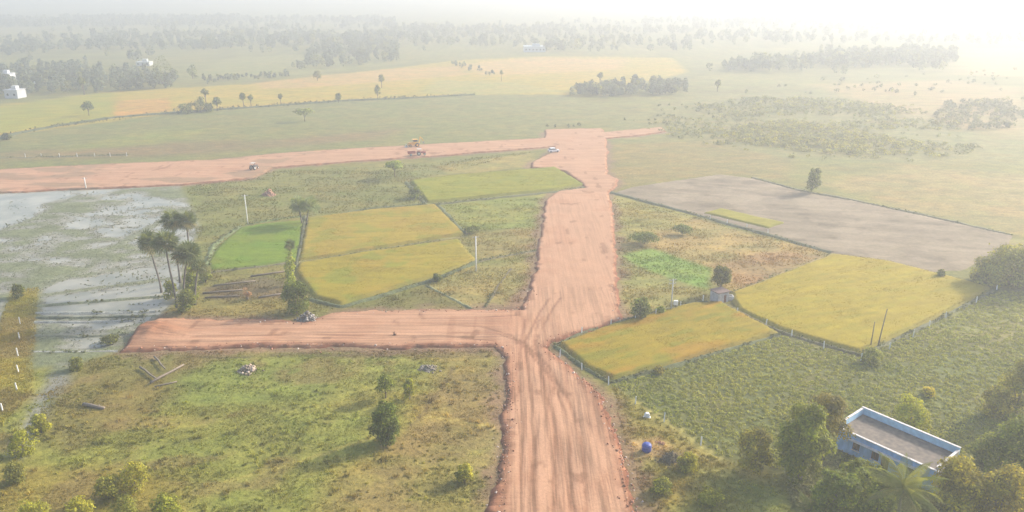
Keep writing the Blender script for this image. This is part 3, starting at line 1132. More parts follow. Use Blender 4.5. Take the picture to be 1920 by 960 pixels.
def coconut(label, base, h, L, nl, sd):
    seed(sd)
    root = empty('coconut_palm', (base[0], base[1], 0), label=label, cat='palm tree')
    b = MB()
    b.tube([(0, 0, -0.3), (0.15, 0.1, h * 0.35), (0.1, 0.2, h * 0.7), (0, 0, h)], [0.24, 0.17, 0.14, 0.12], 9)
    b.build('trunk', M_palmbark, root, True)
    for i in range(nl):
        t = i / nl
        el = R(78 - 105 * t)
        o = add('frond', FROND[2 if t > 0.88 else int(rng.integers(0, 2))], root, (0, 0, h))
        o.rotation_euler = (rng.uniform(-0.3, 0.3), -el, i * 2.39996 + rng.uniform(-0.2, 0.2))
        s = L * rng.uniform(0.85, 1.1)
        o.scale = (s, s, s)
    return root


# palmyra clump beside the flooded paddies
palmyra('leftmost palmyra palm of the clump beside the flooded paddies', (303, 548), (279, 456), 21, sd=11)
palmyra('tall palmyra palm with long bare trunk standing at the water edge', (332, 578), (309, 456), 23, sd=12, nl=34)
palmyra('rear palmyra palm with high crown, left one of the back pair', (338, 530), (322, 415), 20, sd=13)
palmyra('rear palmyra palm with high crown, right one of the back pair', (364, 528), (349, 415), 18, sd=14)
palmyra('dark dense palmyra palm on the right of the clump', (344, 582), (352, 477), 24, sd=15, nl=36)
palmyra('short palmyra palm at the right edge of the clump', (366, 572), (372, 500), 16, sd=16, nl=22)
palmyra('small dark palm left of the golden rice, above the round bush', (550, 520), (543, 459), 11, sd=17, nl=20, group='single palms')
palmyra('pale green palmyra palm at the rice corner, left of the pair', (566, 420), (560, 386), 17, 1, sd=18, nl=26, group='pale palm pair')
palmyra('pale green palmyra palm at the rice corner, right of the pair', (575, 424), (580, 386), 17, 1, sd=19, nl=26, group='pale palm pair')

# ------------------------------------------------------------------ trees and shrubs near the camera
DK = (0.055, 0.070, 0.026)
MD = (0.085, 0.100, 0.036)
YG = (0.16, 0.165, 0.045)
OL = (0.125, 0.115, 0.050)
GR = (0.10, 0.11, 0.065)
tree('bushy_tree', 'dense dark green bushy tree standing alone in the near meadow', 'tree', 726, 830, 76, 66, DK, 3600, 0.19, 0.0, 13, yel=0.3)
tree('shrub', 'thin grey green shrub behind the dense bushy tree', 'shrub', 723, 747, 40, 46, MD, 700, 0.17, 0.25, 8, var=0.45)
tree('shrub', 'small bright yellow green shrub right behind the dense bushy tree', 'shrub', 768, 750, 40, 28, YG, 800, 0.15, 0.12, 7)
tree('creeper_clad_tree', 'tall tree wrapped in yellow green creeper left of the blue house', 'tree', 1498, 905, 142, 112, (0.085, 0.098, 0.030), 6500, 0.22, 0.06, 16, yel=0.4)
tree('brown_tree', 'dull brown leafed tree touching the left end of the blue house', 'tree', 1540, 862, 112, 92, (0.098, 0.085, 0.048), 3000, 0.20, 0.25, 12)
tree('olive_bush', 'olive brown bush on the left of the creeper tree', 'bush', 1412, 885, 72, 80, OL, 2200, 0.19, 0.08, 11, yel=0.35)
tree('leafy_bush', 'leafy bush below the two dark windows of the blue house', 'bush', 1608, 932, 60, 92, MD, 3000, 0.20, 0.05, 12, yel=0.35)
tree('leafy_bush', 'tangled bush at the bottom between creeper tree and coconut palm', 'bush', 1560, 975, 95, 96, (0.075, 0.095, 0.035), 3200, 0.20, 0.05, 13, yel=0.3)
tree('leafy_bush', 'low bush at the foot of the coconut palm, left side', 'bush', 1640, 985, 80, 80, MD, 2400, 0.20, 0.05, 10, yel=0.3)
tree('yellow_tree', 'yellowish tree right of the coconut palm in front of the house end', 'tree', 1785, 968, 100, 112, (0.15, 0.135, 0.052), 3600, 0.21, 0.1, 14, yel=0.35)
tree('yellow_bush', 'ochre tinged bush at the bottom right corner', 'bush', 1868, 985, 96, 110, (0.15, 0.130, 0.050), 3200, 0.21, 0.06, 13, yel=0.35)
tree('dark_tree', 'dark green tree at the right edge beside the house end', 'tree', 1888, 912, 112, 120, (0.065, 0.080, 0.036), 3800, 0.21, 0.12, 14)
tree('dark_tree', 'grey green bush behind the dark tree at the right edge', 'bush', 1850, 865, 45, 70, GR, 1500, 0.2, 0.1, 9)
tree('yellow_bush', 'bright yellow green bush behind the roof of the blue house', 'bush', 1703, 815, 66, 74, YG, 2200, 0.19, 0.06, 11, yel=0.4)
tree('hazy_bush', 'pale bush at the right edge in the weedy crop, tallest there', 'bush', 1905, 775, 95, 90, (0.12, 0.115, 0.055), 2600, 0.22, 0.08, 12)
tree('hazy_bush', 'lower pale bush left of the tallest one at the right edge', 'bush', 1862, 782, 55, 60, (0.14, 0.125, 0.060), 1300, 0.2, 0.06, 9)
tree('grove_tree', 'leftmost and lowest tree of the grove right of the ploughed field', 'tree', 1850, 530, 46, 84, (0.13, 0.13, 0.075), 2200, 0.30, 0.0, 11, group='grove at the right edge')
tree('grove_tree', 'broad middle tree of the grove right of the ploughed field', 'tree', 1893, 533, 68, 120, (0.125, 0.125, 0.07), 3000, 0.30, 0.0, 13, group='grove at the right edge')
tree('grove_tree', 'tallest tree of the grove, cut by the right edge', 'tree', 1945, 536, 84, 120, (0.12, 0.12, 0.07), 3000, 0.30, 0.0, 13, group='grove at the right edge')
tree('lone_tree', 'lone dark tree on the far edge of the ploughed field', 'tree', 1520, 363, 48, 36, (0.075, 0.085, 0.05), 1100, 0.30, 0.12, 8, lean=0.12)
tree('hedge_bush', 'low dark bush nearest the road above the small green patch', 'bush', 1208, 458, 26, 66, (0.06, 0.075, 0.04), 1100, 0.24, 0.0, 10, flat_=True)
tree('hedge_bush', 'low dark bush toward the fence above the small green patch', 'bush', 1280, 440, 22, 46, (0.07, 0.085, 0.045), 700, 0.24, 0.0, 8, flat_=True)
tree('bush', 'grey green bush at the road edge above the orange rice plot', 'bush', 1200, 598, 38, 50, (0.08, 0.092, 0.05), 1300, 0.22, 0.1, 10)
tree('bush', 'small bush between the road edge bush and the short pole', 'bush', 1237, 590, 16, 26, MD, 400, 0.2, 0.05, 6)
tree('hut_tree', 'round dark tree rising behind the little hut', 'tree', 1350, 553, 52, 48, (0.075, 0.075, 0.045), 1300, 0.24, 0.35, 9)
tree('bush', 'tiny bush on the far right corner of the large golden plot', 'bush', 1763, 522, 16, 20, GR, 250, 0.24, 0.05, 5)
tree('round_bush', 'dark round bush at the left branch road, below the golden rice', 'bush', 557, 585, 62, 60, (0.062, 0.078, 0.030), 2600, 0.22, 0.06, 12)
tree('bush', 'light feathery bush under the small dark palm', 'bush', 547, 535, 62, 30, (0.13, 0.15, 0.06), 800, 0.2, 0.1, 8)
tree('bush', 'dark bush at the foot of the palmyra clump', 'bush', 352, 585, 42, 46, (0.07, 0.08, 0.035), 1100, 0.2, 0.05, 9)
tree('bush', 'tall leafy bush among the palmyra trunks', 'bush', 362, 560, 62, 40, (0.085, 0.10, 0.045), 1300, 0.2, 0.0, 10)
tree('bush', 'pale green bush left of the palmyra trunks at the water', 'bush', 322, 560, 34, 34, (0.11, 0.12, 0.055), 700, 0.2, 0.0, 8)
tree('bush', 'bush right of the palmyra clump, beside the green plot', 'bush', 386, 530, 28, 30, (0.08, 0.09, 0.04), 500, 0.2, 0.05, 7)
tree('spreading_tree', 'spreading umbrella tree just below the far road', 'tree', 741, 333, 33, 46, (0.10, 0.12, 0.07), 900, 0.34, 0.45, 9, flat_=True)
tree('bush', 'dark bush at the left corner of the far rice plot', 'bush', 778, 372, 22, 34, (0.075, 0.09, 0.045), 500, 0.28, 0.0, 7)
tree('bush', 'small dark bush on the bund beside the tall pole', 'bush', 820, 528, 16, 22, (0.06, 0.07, 0.035), 300, 0.2, 0.0, 6)
tree('bush', 'dark weed clump at the right corner of the golden plots', 'bush', 885, 436, 13, 44, (0.065, 0.075, 0.04), 450, 0.24, 0.0, 8, flat_=True)
tree('bush', 'brownish bush on the bund below the orange rice plot', 'bush', 1236, 700, 14, 30, (0.085, 0.075, 0.045), 400, 0.17, 0.0, 7, flat_=True)
tree('bush', 'grey bush at the foot of the two wooden poles', 'bush', 1632, 682, 26, 46, GR, 700, 0.19, 0.0, 8)
tree('bush', 'dark bush at the top of the fenced bank strip', 'bush', 36, 558, 26, 30, (0.06, 0.07, 0.04), 500, 0.2, 0.05, 7)
tree('bush', 'dark weeds standing in the water left of the red soil heap', 'bush', 205, 645, 16, 44, (0.06, 0.065, 0.04), 500, 0.19, 0.0, 8, flat_=True)
tree('bush', 'bush at the paddy corner above the small stream', 'bush', 145, 694, 22, 36, (0.08, 0.085, 0.04), 500, 0.18, 0.0, 8)
for q, (px, py, hp, wp, c, lab) in enumerate([
        (45, 852, 42, 60, YG, 'yellow green bush beside the stream at the left edge'),
        (78, 812, 34, 38, (0.15, 0.15, 0.05), 'small yellowish bush by the stream, above the left edge bush'),
        (30, 905, 34, 50, (0.09, 0.09, 0.05), 'grey dull bush below the yellow green stream bush'),
        (255, 922, 48, 70, (0.14, 0.135, 0.05), 'largest yellowish bush near the bottom left'),
        (205, 938, 40, 60, (0.105, 0.105, 0.045), 'bush just left of the largest yellowish bush'),
        (312, 975, 42, 66, (0.12, 0.13, 0.045), 'bush right of the bottom left thicket'),
        (240, 985, 48, 72, (0.085, 0.09, 0.042), 'darker bush at the bottom of the left thicket'),
        (150, 975, 36, 70, (0.145, 0.14, 0.05), 'ochre green bush on the bottom edge, left of the thicket'),
        (70, 985, 42, 80, (0.14, 0.14, 0.048), 'bush on the bottom edge near the left corner'),
        (870, 905, 30, 44, (0.15, 0.145, 0.045), 'low yellow bush beside the road shoulder, bottom centre'),
        (1290, 880, 26, 50, (0.13, 0.125, 0.045), 'yellowish shrub on the bank right of the blue drum'),
        (1240, 925, 24, 50, (0.115, 0.12, 0.045), 'low shrub between road and trees, below the blue drum'),
        (1330, 945, 26, 60, (0.125, 0.13, 0.045), 'low shrub in the grass left of the bottom trees'),
        (1740, 742, 14, 30, (0.22, 0.19, 0.05), 'small yellow shrub in the weedy crop behind the house')]):
    tree('shrub', lab, 'shrub', px, py, hp, wp, c, 1100, 0.16, 0.0, 10, yel=0.35, sd=900 + q, crown='foliage')

# coconut palm in front of the house
cx, cy = G(1693, 918, 6.6)
coconut('coconut palm with arching fronds in front of the blue house', (cx, cy), 6.6, 4.9, 24, 31)
cx, cy = G(1520, 950, 1.6)
coconut('young palm with short fronds left of the coconut palm', (cx, cy), 1.4, 2.6, 12, 32)

# ------------------------------------------------------------------ far single trees
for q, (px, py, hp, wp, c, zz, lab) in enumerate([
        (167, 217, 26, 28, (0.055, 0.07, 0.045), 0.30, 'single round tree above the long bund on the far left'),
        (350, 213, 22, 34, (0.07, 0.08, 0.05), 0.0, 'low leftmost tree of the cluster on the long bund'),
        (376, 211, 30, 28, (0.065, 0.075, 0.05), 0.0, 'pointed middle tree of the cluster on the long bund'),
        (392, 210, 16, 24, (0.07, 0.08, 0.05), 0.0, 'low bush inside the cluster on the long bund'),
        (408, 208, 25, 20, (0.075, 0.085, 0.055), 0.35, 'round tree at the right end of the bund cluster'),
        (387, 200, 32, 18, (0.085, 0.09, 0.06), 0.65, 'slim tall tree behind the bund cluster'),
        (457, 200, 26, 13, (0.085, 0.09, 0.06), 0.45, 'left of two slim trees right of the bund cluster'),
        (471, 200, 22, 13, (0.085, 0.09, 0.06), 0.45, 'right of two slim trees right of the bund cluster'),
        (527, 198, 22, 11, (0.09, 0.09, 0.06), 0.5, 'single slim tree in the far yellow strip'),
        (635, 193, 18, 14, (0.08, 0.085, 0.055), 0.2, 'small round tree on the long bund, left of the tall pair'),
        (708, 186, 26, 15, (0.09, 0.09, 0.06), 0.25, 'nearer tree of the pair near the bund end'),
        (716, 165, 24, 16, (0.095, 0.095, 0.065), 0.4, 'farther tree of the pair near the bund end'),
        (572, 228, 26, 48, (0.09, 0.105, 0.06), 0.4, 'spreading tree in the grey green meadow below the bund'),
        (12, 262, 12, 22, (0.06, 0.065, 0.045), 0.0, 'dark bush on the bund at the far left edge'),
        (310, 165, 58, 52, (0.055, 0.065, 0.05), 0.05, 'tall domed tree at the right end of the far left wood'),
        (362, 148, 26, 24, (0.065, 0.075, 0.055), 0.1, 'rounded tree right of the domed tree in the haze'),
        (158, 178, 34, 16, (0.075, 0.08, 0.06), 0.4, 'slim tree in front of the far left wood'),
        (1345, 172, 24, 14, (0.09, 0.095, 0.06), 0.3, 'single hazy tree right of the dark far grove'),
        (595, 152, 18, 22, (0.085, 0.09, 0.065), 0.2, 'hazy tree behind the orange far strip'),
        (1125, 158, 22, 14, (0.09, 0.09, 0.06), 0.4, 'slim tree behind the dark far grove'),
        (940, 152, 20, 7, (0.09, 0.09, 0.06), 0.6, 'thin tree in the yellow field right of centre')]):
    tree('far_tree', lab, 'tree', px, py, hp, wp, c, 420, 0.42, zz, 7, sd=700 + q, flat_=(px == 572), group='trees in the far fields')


# ------------------------------------------------------------------ far woods and scrub (masses)
def wood(name, label, poly, dens, h0, h1, col, nl=70, ls=0.9, wfac=0.85, sd=1, yel=0.1, cat='wood', belts=0):
    seed(sd)
    nl = int(nl * 1.6)
    ls = ls * 0.75
    if belts:
        p = in_poly(P(poly), dens * 2.6)
        b_ = fbm(p[:, 0] * 0.28, p[:, 1], belts, sd, 3)
        p = p[rng.uniform(size=len(p)) < sst(b_, 0.47, 0.60) + 0.04]
    else:
        p = in_poly(P(poly), dens)
    ctr, nr, cc, sz = [], [], [], []
    for x, y in p:
        h = rng.uniform(h0, h1) * (0.7 + 0.6 * float(fbm(np.array([x]), np.array([y]), 30, 17, 2)[0]))
        wd = h * rng.uniform(0.7, 1.1) * wfac
        lb = make_lobes(wd, h * 0.92, h * 0.08, 5)
        c_, n_, k_ = crown_points(lb, nl)
        c_ = c_ + C((x, y, 0))
        ctr.append(c_)
        nr.append(n_)
        base = C(col) * rng.uniform(0.75, 1.3) * (C((1.5, 1.35, 0.8)) if rng.uniform() < yel else 1)
        cc.append(base[None] * rng.uniform(0.75, 1.3, nl)[:, None])
        sz.append(np.full(nl, ls * h / h1))
    if not ctr:
        return
    V, F, c4 = leaves(np.concatenate(ctr), np.concatenate(nr), np.concatenate(sz) * rng.uniform(0.6, 1.4, nl * len(p)), np.concatenate(cc), 0.65)
    add(name, mesh_np(name, V, F, M_leaf, c4), kind='stuff', label=label, cat=cat)


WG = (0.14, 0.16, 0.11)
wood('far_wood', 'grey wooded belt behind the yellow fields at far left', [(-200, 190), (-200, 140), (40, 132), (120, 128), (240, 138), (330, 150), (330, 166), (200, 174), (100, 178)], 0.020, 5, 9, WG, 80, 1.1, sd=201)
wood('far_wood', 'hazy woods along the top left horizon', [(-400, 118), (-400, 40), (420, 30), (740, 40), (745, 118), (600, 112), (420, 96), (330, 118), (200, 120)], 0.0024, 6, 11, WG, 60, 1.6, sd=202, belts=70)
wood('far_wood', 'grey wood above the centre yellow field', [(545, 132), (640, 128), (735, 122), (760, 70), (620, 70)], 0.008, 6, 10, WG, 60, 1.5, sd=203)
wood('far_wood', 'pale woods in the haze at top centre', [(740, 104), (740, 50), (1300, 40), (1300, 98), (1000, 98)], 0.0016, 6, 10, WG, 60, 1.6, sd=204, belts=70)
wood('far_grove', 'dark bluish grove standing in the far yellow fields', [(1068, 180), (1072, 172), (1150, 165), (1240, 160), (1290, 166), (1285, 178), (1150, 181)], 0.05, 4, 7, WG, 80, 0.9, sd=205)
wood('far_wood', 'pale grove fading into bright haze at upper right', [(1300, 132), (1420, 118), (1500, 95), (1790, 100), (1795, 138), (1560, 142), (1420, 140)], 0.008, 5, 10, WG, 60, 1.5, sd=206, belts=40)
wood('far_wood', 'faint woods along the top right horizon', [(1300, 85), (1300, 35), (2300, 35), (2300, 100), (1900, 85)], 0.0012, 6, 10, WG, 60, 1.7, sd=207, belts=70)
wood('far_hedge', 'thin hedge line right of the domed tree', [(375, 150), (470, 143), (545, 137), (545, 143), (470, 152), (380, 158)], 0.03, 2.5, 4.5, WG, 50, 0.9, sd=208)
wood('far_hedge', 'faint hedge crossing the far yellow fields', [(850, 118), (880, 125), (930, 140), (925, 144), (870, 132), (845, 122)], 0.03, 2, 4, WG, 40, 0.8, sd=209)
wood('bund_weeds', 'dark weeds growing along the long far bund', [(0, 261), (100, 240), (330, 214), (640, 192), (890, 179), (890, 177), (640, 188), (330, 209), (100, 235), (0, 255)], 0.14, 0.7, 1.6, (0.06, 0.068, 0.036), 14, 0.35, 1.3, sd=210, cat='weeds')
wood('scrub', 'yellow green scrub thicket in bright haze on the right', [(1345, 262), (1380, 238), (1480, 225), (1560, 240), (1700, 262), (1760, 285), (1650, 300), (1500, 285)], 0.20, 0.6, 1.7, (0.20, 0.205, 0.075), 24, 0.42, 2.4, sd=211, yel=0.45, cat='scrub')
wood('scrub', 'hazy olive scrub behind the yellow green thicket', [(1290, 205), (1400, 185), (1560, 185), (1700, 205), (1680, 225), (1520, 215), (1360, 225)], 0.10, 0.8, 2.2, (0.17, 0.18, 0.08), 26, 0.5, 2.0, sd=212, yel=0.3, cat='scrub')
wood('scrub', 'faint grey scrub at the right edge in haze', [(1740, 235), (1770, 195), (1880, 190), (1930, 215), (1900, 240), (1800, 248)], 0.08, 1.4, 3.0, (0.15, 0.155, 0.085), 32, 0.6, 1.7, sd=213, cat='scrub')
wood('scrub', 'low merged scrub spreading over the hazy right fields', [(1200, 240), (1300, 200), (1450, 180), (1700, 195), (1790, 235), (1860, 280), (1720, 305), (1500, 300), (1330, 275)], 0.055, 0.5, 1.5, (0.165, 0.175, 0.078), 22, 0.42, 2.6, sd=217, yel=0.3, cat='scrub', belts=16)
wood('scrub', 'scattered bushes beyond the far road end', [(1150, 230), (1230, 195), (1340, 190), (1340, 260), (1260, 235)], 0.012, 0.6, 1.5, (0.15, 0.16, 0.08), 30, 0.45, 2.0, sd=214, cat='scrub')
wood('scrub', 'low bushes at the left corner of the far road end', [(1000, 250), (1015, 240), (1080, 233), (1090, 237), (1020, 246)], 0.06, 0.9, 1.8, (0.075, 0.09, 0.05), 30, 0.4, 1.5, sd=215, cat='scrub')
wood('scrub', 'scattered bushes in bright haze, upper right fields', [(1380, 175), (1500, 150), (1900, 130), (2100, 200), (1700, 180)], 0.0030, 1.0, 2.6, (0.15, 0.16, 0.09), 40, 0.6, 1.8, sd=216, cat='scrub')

# ------------------------------------------------------------------ grass, weeds, crop plants (stuff)
def grass_patch(name, label, poly, dens, h, k, wd, ymax=1e9, cmul=1.15, avoid=True, sd=1, zadd=0.0, clump=None, cat='grass', colf=None):
    seed(sd)
    p = in_poly(P(poly) if not isinstance(poly, np.ndarray) else poly, dens, ymax)
    if clump:
        t = fbm(p[:, 0], p[:, 1] * 1.5, clump, sd, 3)
        p = p[rng.uniform(size=len(p)) < sst(t, 0.35, 0.62) * 0.9 + 0.1]
    if avoid:
        p = p[sdf(ROAD, p[:, 0], p[:, 1]) < -1.1]
    z = gz_at(p) + zadd
    c = (zone_col(p[:, 0], p[:, 1]) if colf is None else colf(p)) * cmul
    hh = h * (0.5 + 1.0 * fbm(p[:, 0], p[:, 1], 4, sd + 3, 3))
    V, F, cc = blades(np.column_stack([p, z]), k, hh, 0.22, c, wd)
    return add(name, mesh_np(name, V, F, M_grass, cc), kind='stuff', label=label, cat=cat)


NEARL = [(932, 652), (235, 660), (60, 700), (-60, 840), (-120, 1060), (905, 1060), (948, 760)]
grass_patch('grass', 'short green grass of the near left meadow', NEARL, 14, 0.20, 5, 0.045, sd=301, clump=5)
grass_patch('grass', 'yellowish grass on the narrow fenced bank at the left edge', [(20, 545), (72, 540), (66, 650), (60, 740), (0, 800), (-60, 800), (-10, 640)], 14, 0.35, 5, 0.05, sd=302)
grass_patch('grass', 'rough grass between the road and the bottom trees', [(1150, 725), (1330, 855), (1480, 900), (1700, 1060), (1200, 1060), (1170, 860)], 13, 0.28, 5, 0.05, sd=303, clump=3)
grass_patch('grass', 'scrubby grass around the palms and the left branch road', [(340, 560), (395, 505), (560, 495), (640, 578), (985, 578), (1028, 370), (800, 388), (895, 490), (640, 575), (560, 600), (300, 598)], 5, 0.35, 5, 0.06, sd=304, clump=5)
grass_patch('grass', 'grass between the road and the fence on the right', [(1148, 370), (1310, 408), (1560, 476), (1372, 552), (1300, 568), (1168, 598)], 4, 0.4, 5, 0.07, sd=305, clump=5)
grass_patch('grass', 'green meadow grass below the far road', [(350, 352), (500, 322), (760, 310), (1000, 285), (770, 340), (800, 385), (575, 406), (450, 425), (390, 495), (365, 430)], 2.2, 0.4, 5, 0.09, sd=306, clump=7)

# leafy weeds and crop plants
def leafy(name, label, pts, rad, k, ls, colf, sd, cat, flatn=0.6, zadd=0.0):
    seed(sd)
    n = len(pts)
    z = gz_at(pts) + zadd
    rr = rad * rng.uniform(0.6, 1.3, n)
    b = np.repeat(np.column_stack([pts, z]), k, axis=0)
    r3 = np.repeat(rr, k)
    d = unit(n * k)
    d[:, 2] = np.abs(d[:, 2]) * flatn
    ctr = b + d * (r3 * rng.uniform(0.4, 1.0, n * k))[:, None]
    nr = d + unit(n * k) * 0.6 + C((0, 0, 0.5))
    nr /= np.linalg.norm(nr, axis=1)[:, None]
    c = np.repeat(colf(pts), k, axis=0) * np.repeat(rng.uniform(0.75, 1.3, n), k)[:, None] * rng.uniform(0.75, 1.3, n * k)[:, None]
    V, F, cc = leaves(ctr, nr, ls * rng.uniform(0.6, 1.4, n * k), c, 0.6)
    return add(name, mesh_np(name, V, F, M_leaf, cc), kind='stuff', label=label, cat=cat)


seed(401)
CROP = P([(1148, 722), (1465, 630), (1610, 671), (1868, 547), (1960, 548), (2050, 700), (2000, 860), (1500, 890), (1345, 852)])
p = in_poly(CROP, 5.0)
# uneven rows
a = R(24)
W = -p[:, 0] * math.sin(a) + p[:, 1] * math.cos(a) + (fbm(p[:, 0], p[:, 1], 7, 402, 2) - 0.5) * 5
rows = 0.5 + 0.5 * np.sin(W * 2 * math.pi / 1.5)
p = p[rng.uniform(size=len(p)) < 0.30 + 0.70 * rows * (0.4 + 0.8 * fbm(p[:, 0], p[:, 1] * 1.4, 5, 403, 3))]


def crop_col(q):
    n = fbm(q[:, 0], q[:, 1] * 1.5, 10, 404, 3)[:, None]
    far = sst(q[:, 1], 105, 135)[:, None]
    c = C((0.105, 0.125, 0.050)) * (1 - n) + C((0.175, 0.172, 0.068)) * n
    return (c * (1 - far * 0.3) + C((0.16, 0.165, 0.08)) * far * 0.3) * C((1.95, 1.90, 0.95))


leafy('crop_plants', 'rows of weedy green crop plants around the blue house', p, 0.46, 20, 0.12, crop_col, 405, 'crop')

seed(411)
p = in_poly(P(NEARL), 0.8)
p = p[(sdf(ROAD, p[:, 0], p[:, 1]) < -1.2)]
p = p[rng.uniform(size=len(p)) < sst(fbm(p[:, 0], p[:, 1] * 1.6, 7, 412, 3), 0.42, 0.68)]
leafy('weeds', 'leafy weeds scattered through the near left meadow', p, 0.34, 20, 0.11, lambda q: zone_col(q[:, 0], q[:, 1]) * C((1.15, 1.25, 1.0)), 413, 'weeds')
p = in_poly(P([(1150, 725), (1330, 855), (1480, 900), (1700, 1060), (1200, 1060), (1170, 860)]), 0.9)
p = p[(sdf(ROAD, p[:, 0], p[:, 1]) < -1.2)]
leafy('weeds', 'leafy weeds in the grass right of the road shoulder', p, 0.38, 22, 0.12, lambda q: zone_col(q[:, 0], q[:, 1]) * C((1.25, 1.3, 1.0)), 414, 'weeds')
seed(415)
p = in_poly(P([(1470, 890), (1560, 860), (1700, 905), (1760, 905), (1850, 850), (2000, 860), (2000, 1060), (1500, 1060)]), 1.6)
hb_ = P([(1570, 830), (1600, 760), (1830, 850), (1760, 900), (1742, 890)])
p = p[sdf(hb_, p[:, 0], p[:, 1]) < -1.0]
leafy('undergrowth', 'tangled leafy undergrowth beneath the trees around the blue house', p, 0.75, 40, 0.16, lambda q: C((0.20, 0.205, 0.075)) * (0.6 + 0.8 * fbm(q[:, 0], q[:, 1], 4, 416, 3))[:, None], 417, 'undergrowth', flatn=0.9)
seed(418)
p = in_poly(P(NEARL), 0.16)
p = p[(sdf(ROAD, p[:, 0], p[:, 1]) < -1.8)]
p = p[rng.uniform(size=len(p)) < sst(fbm(p[:, 0], p[:, 1], 10, 419, 3), 0.35, 0.6)]
V, F, cc = blades(np.column_stack([p, gz_at(p)]), 34, 0.55, 0.5, zone_col(p[:, 0], p[:, 1]) * rng.uniform(0.8, 1.7, (len(p), 1)), 0.05)
add('tussocks', mesh_np('tussocks', V, F, M_grass, cc), kind='stuff', label='taller grass tussocks standing in the near left meadow', cat='grass')
# edge weeds along bunds
pb = []
for pts, wd, ht, c in BUNDS[1:-1]:
    ln = resample(P(pts), 0.5)
    pb.append(ln + rng.normal(size=ln.shape) * wd * 0.6)
pb = np.concatenate(pb)
pb = pb[(rng.uniform(size=len(pb)) < sst(fbm(pb[:, 0], pb[:, 1], 6, 421, 2), 0.35, 0.6)) & (sdf(ROAD, pb[:, 0], pb[:, 1]) < -0.8)]
leafy('weeds', 'dark weeds growing along the low field bunds', pb, 0.40, 14, 0.14, lambda q: np.tile(C((0.12, 0.13, 0.055)), (len(q), 1)), 422, 'weeds', zadd=0.25)
# reeds in the flooded paddies
seed(431)
p = in_poly(WATER, 1.6)
p = p[(p[:, 1] < 215) & (p[:, 0] > -150)]
mz = mud_height(p[:, 0], p[:, 1], 0)
p = p[(mz > -0.06) & (rng.uniform(size=len(p)) < 0.15 + 0.85 * sst(mz, -0.06, 0.16))]
seed(432)
V, F, cc = blades(np.column_stack([p, np.full(len(p), 0.0)]), 5, 0.35, 0.4, np.tile(C((0.12, 0.13, 0.07)), (len(p), 1)), 0.07)
add('reeds', mesh_np('reeds', V, F, M_grass, cc), kind='stuff', label='grey green reeds and stubble standing in the flooded paddies', cat='reeds')

seed(433)
p = in_poly(WATER, 0.6)
p = p[(p[:, 1] < 230) & (p[:, 0] > -165)]
mz = mud_height(p[:, 0], p[:, 1], 0)
p = p[(mz > -0.16) & (rng.uniform(size=len(p)) < 0.5 * sst(fbm(p[:, 0], p[:, 1], 9, 434, 3), 0.35, 0.6))]
leafy('paddy_weeds', 'dark floating weeds speckling the flooded paddies', p, 0.30, 7, 0.13, lambda q: C((0.13, 0.145, 0.085)) * np.ones((len(q), 1)), 435, 'weeds', flatn=0.4, zadd=-0.05)
# rice ears: short blades over the golden plots
seed(441)
for (nm, pts, b_, a_, g_, sd, st, am, lab) in RICE:
    if nm in ('strip',):
        continue
    poly = RPOLY[nm]
    p = in_poly(poly, 9)
    f = rice_col(b_, a_, g_, sd, st, am)
    s_ = sdf(poly, p[:, 0], p[:, 1])
    cc_ = f(p[:, 0][None], p[:, 1][None], s_[None])[0] * 1.08
    hh = (0.35 if nm == 'green' else 0.75)
    V, F, cc = blades(np.column_stack([p, np.full(len(p), hh - 0.12)]), 4, 0.22, 0.25, cc_, 0.035)
    add('rice_ears', mesh_np('rice_ears', V, F, M_grass, cc), kind='stuff', label='loose ears on top of the ' + lab, cat='rice ears')

# ------------------------------------------------------------------ stones on the road shoulders
seed(451)
ring = np.vstack([ROAD, ROAD[:1]])
ln = resample(ring, 0.10)
ln = ln[(ln[:, 1] < 150)]
ln = ln + rng.normal(size=ln.shape) * 0.75
ln = ln[rng.uniform(size=len(ln)) < 0.30 + 0.5 * (ln[:, 1] < 110)]
n = len(ln)
sz = rng.uniform(0.05, 0.17, n) * (1 + 0.7 * (rng.uniform(size=n) < 0.12))
base = np.array([(1, 0, -0.3), (-0.5, 0.87, -0.3), (-0.5, -0.87, -0.3), (0.5, 0.8, 0.4), (-1, 0.1, 0.35), (0.45, -0.8, 0.45), (0, 0, 0.9)])
fc = np.array([(0, 1, 3), (1, 2, 4), (2, 0, 5), (0, 3, 5), (1, 4, 3), (2, 5, 4), (3, 4, 6), (4, 5, 6), (5, 3, 6)])
ang = rng.uniform(0, 6.28, n)
ca, sa = np.cos(ang), np.sin(ang)
bv = base[None] * rng.uniform(0.6, 1.25, (n, 7, 3)) * sz[:, None, None]
bx = bv[..., 0] * ca[:, None] - bv[..., 1] * sa[:, None]
by = bv[..., 0] * sa[:, None] + bv[..., 1] * ca[:, None]
sD = sdf(ROAD, ln[:, 0], ln[:, 1])
zs = np.clip(-0.5 + 1.0 * sst(sD, -1.35, 0.35), 0.02, 0.55)
V = np.stack([bx + ln[:, None, 0], by + ln[:, None, 1], bv[..., 2] + zs[:, None]], -1).reshape(-1, 3)
F = (fc[None] + (np.arange(n) * 7)[:, None, None]).reshape(-1, 3)
cs = np.where((rng.uniform(size=n) < 0.22)[:, None], C((0.50, 0.40, 0.33)), C((0.30, 0.14, 0.085))) * rng.uniform(0.6, 1.3, n)[:, None]
add('shoulder_stones', mesh_np('shoulder_stones', V, F, M_stone, np.repeat(cs, 7, 0)), kind='stuff', label='red clods and pale stones along the road shoulders', cat='stones')


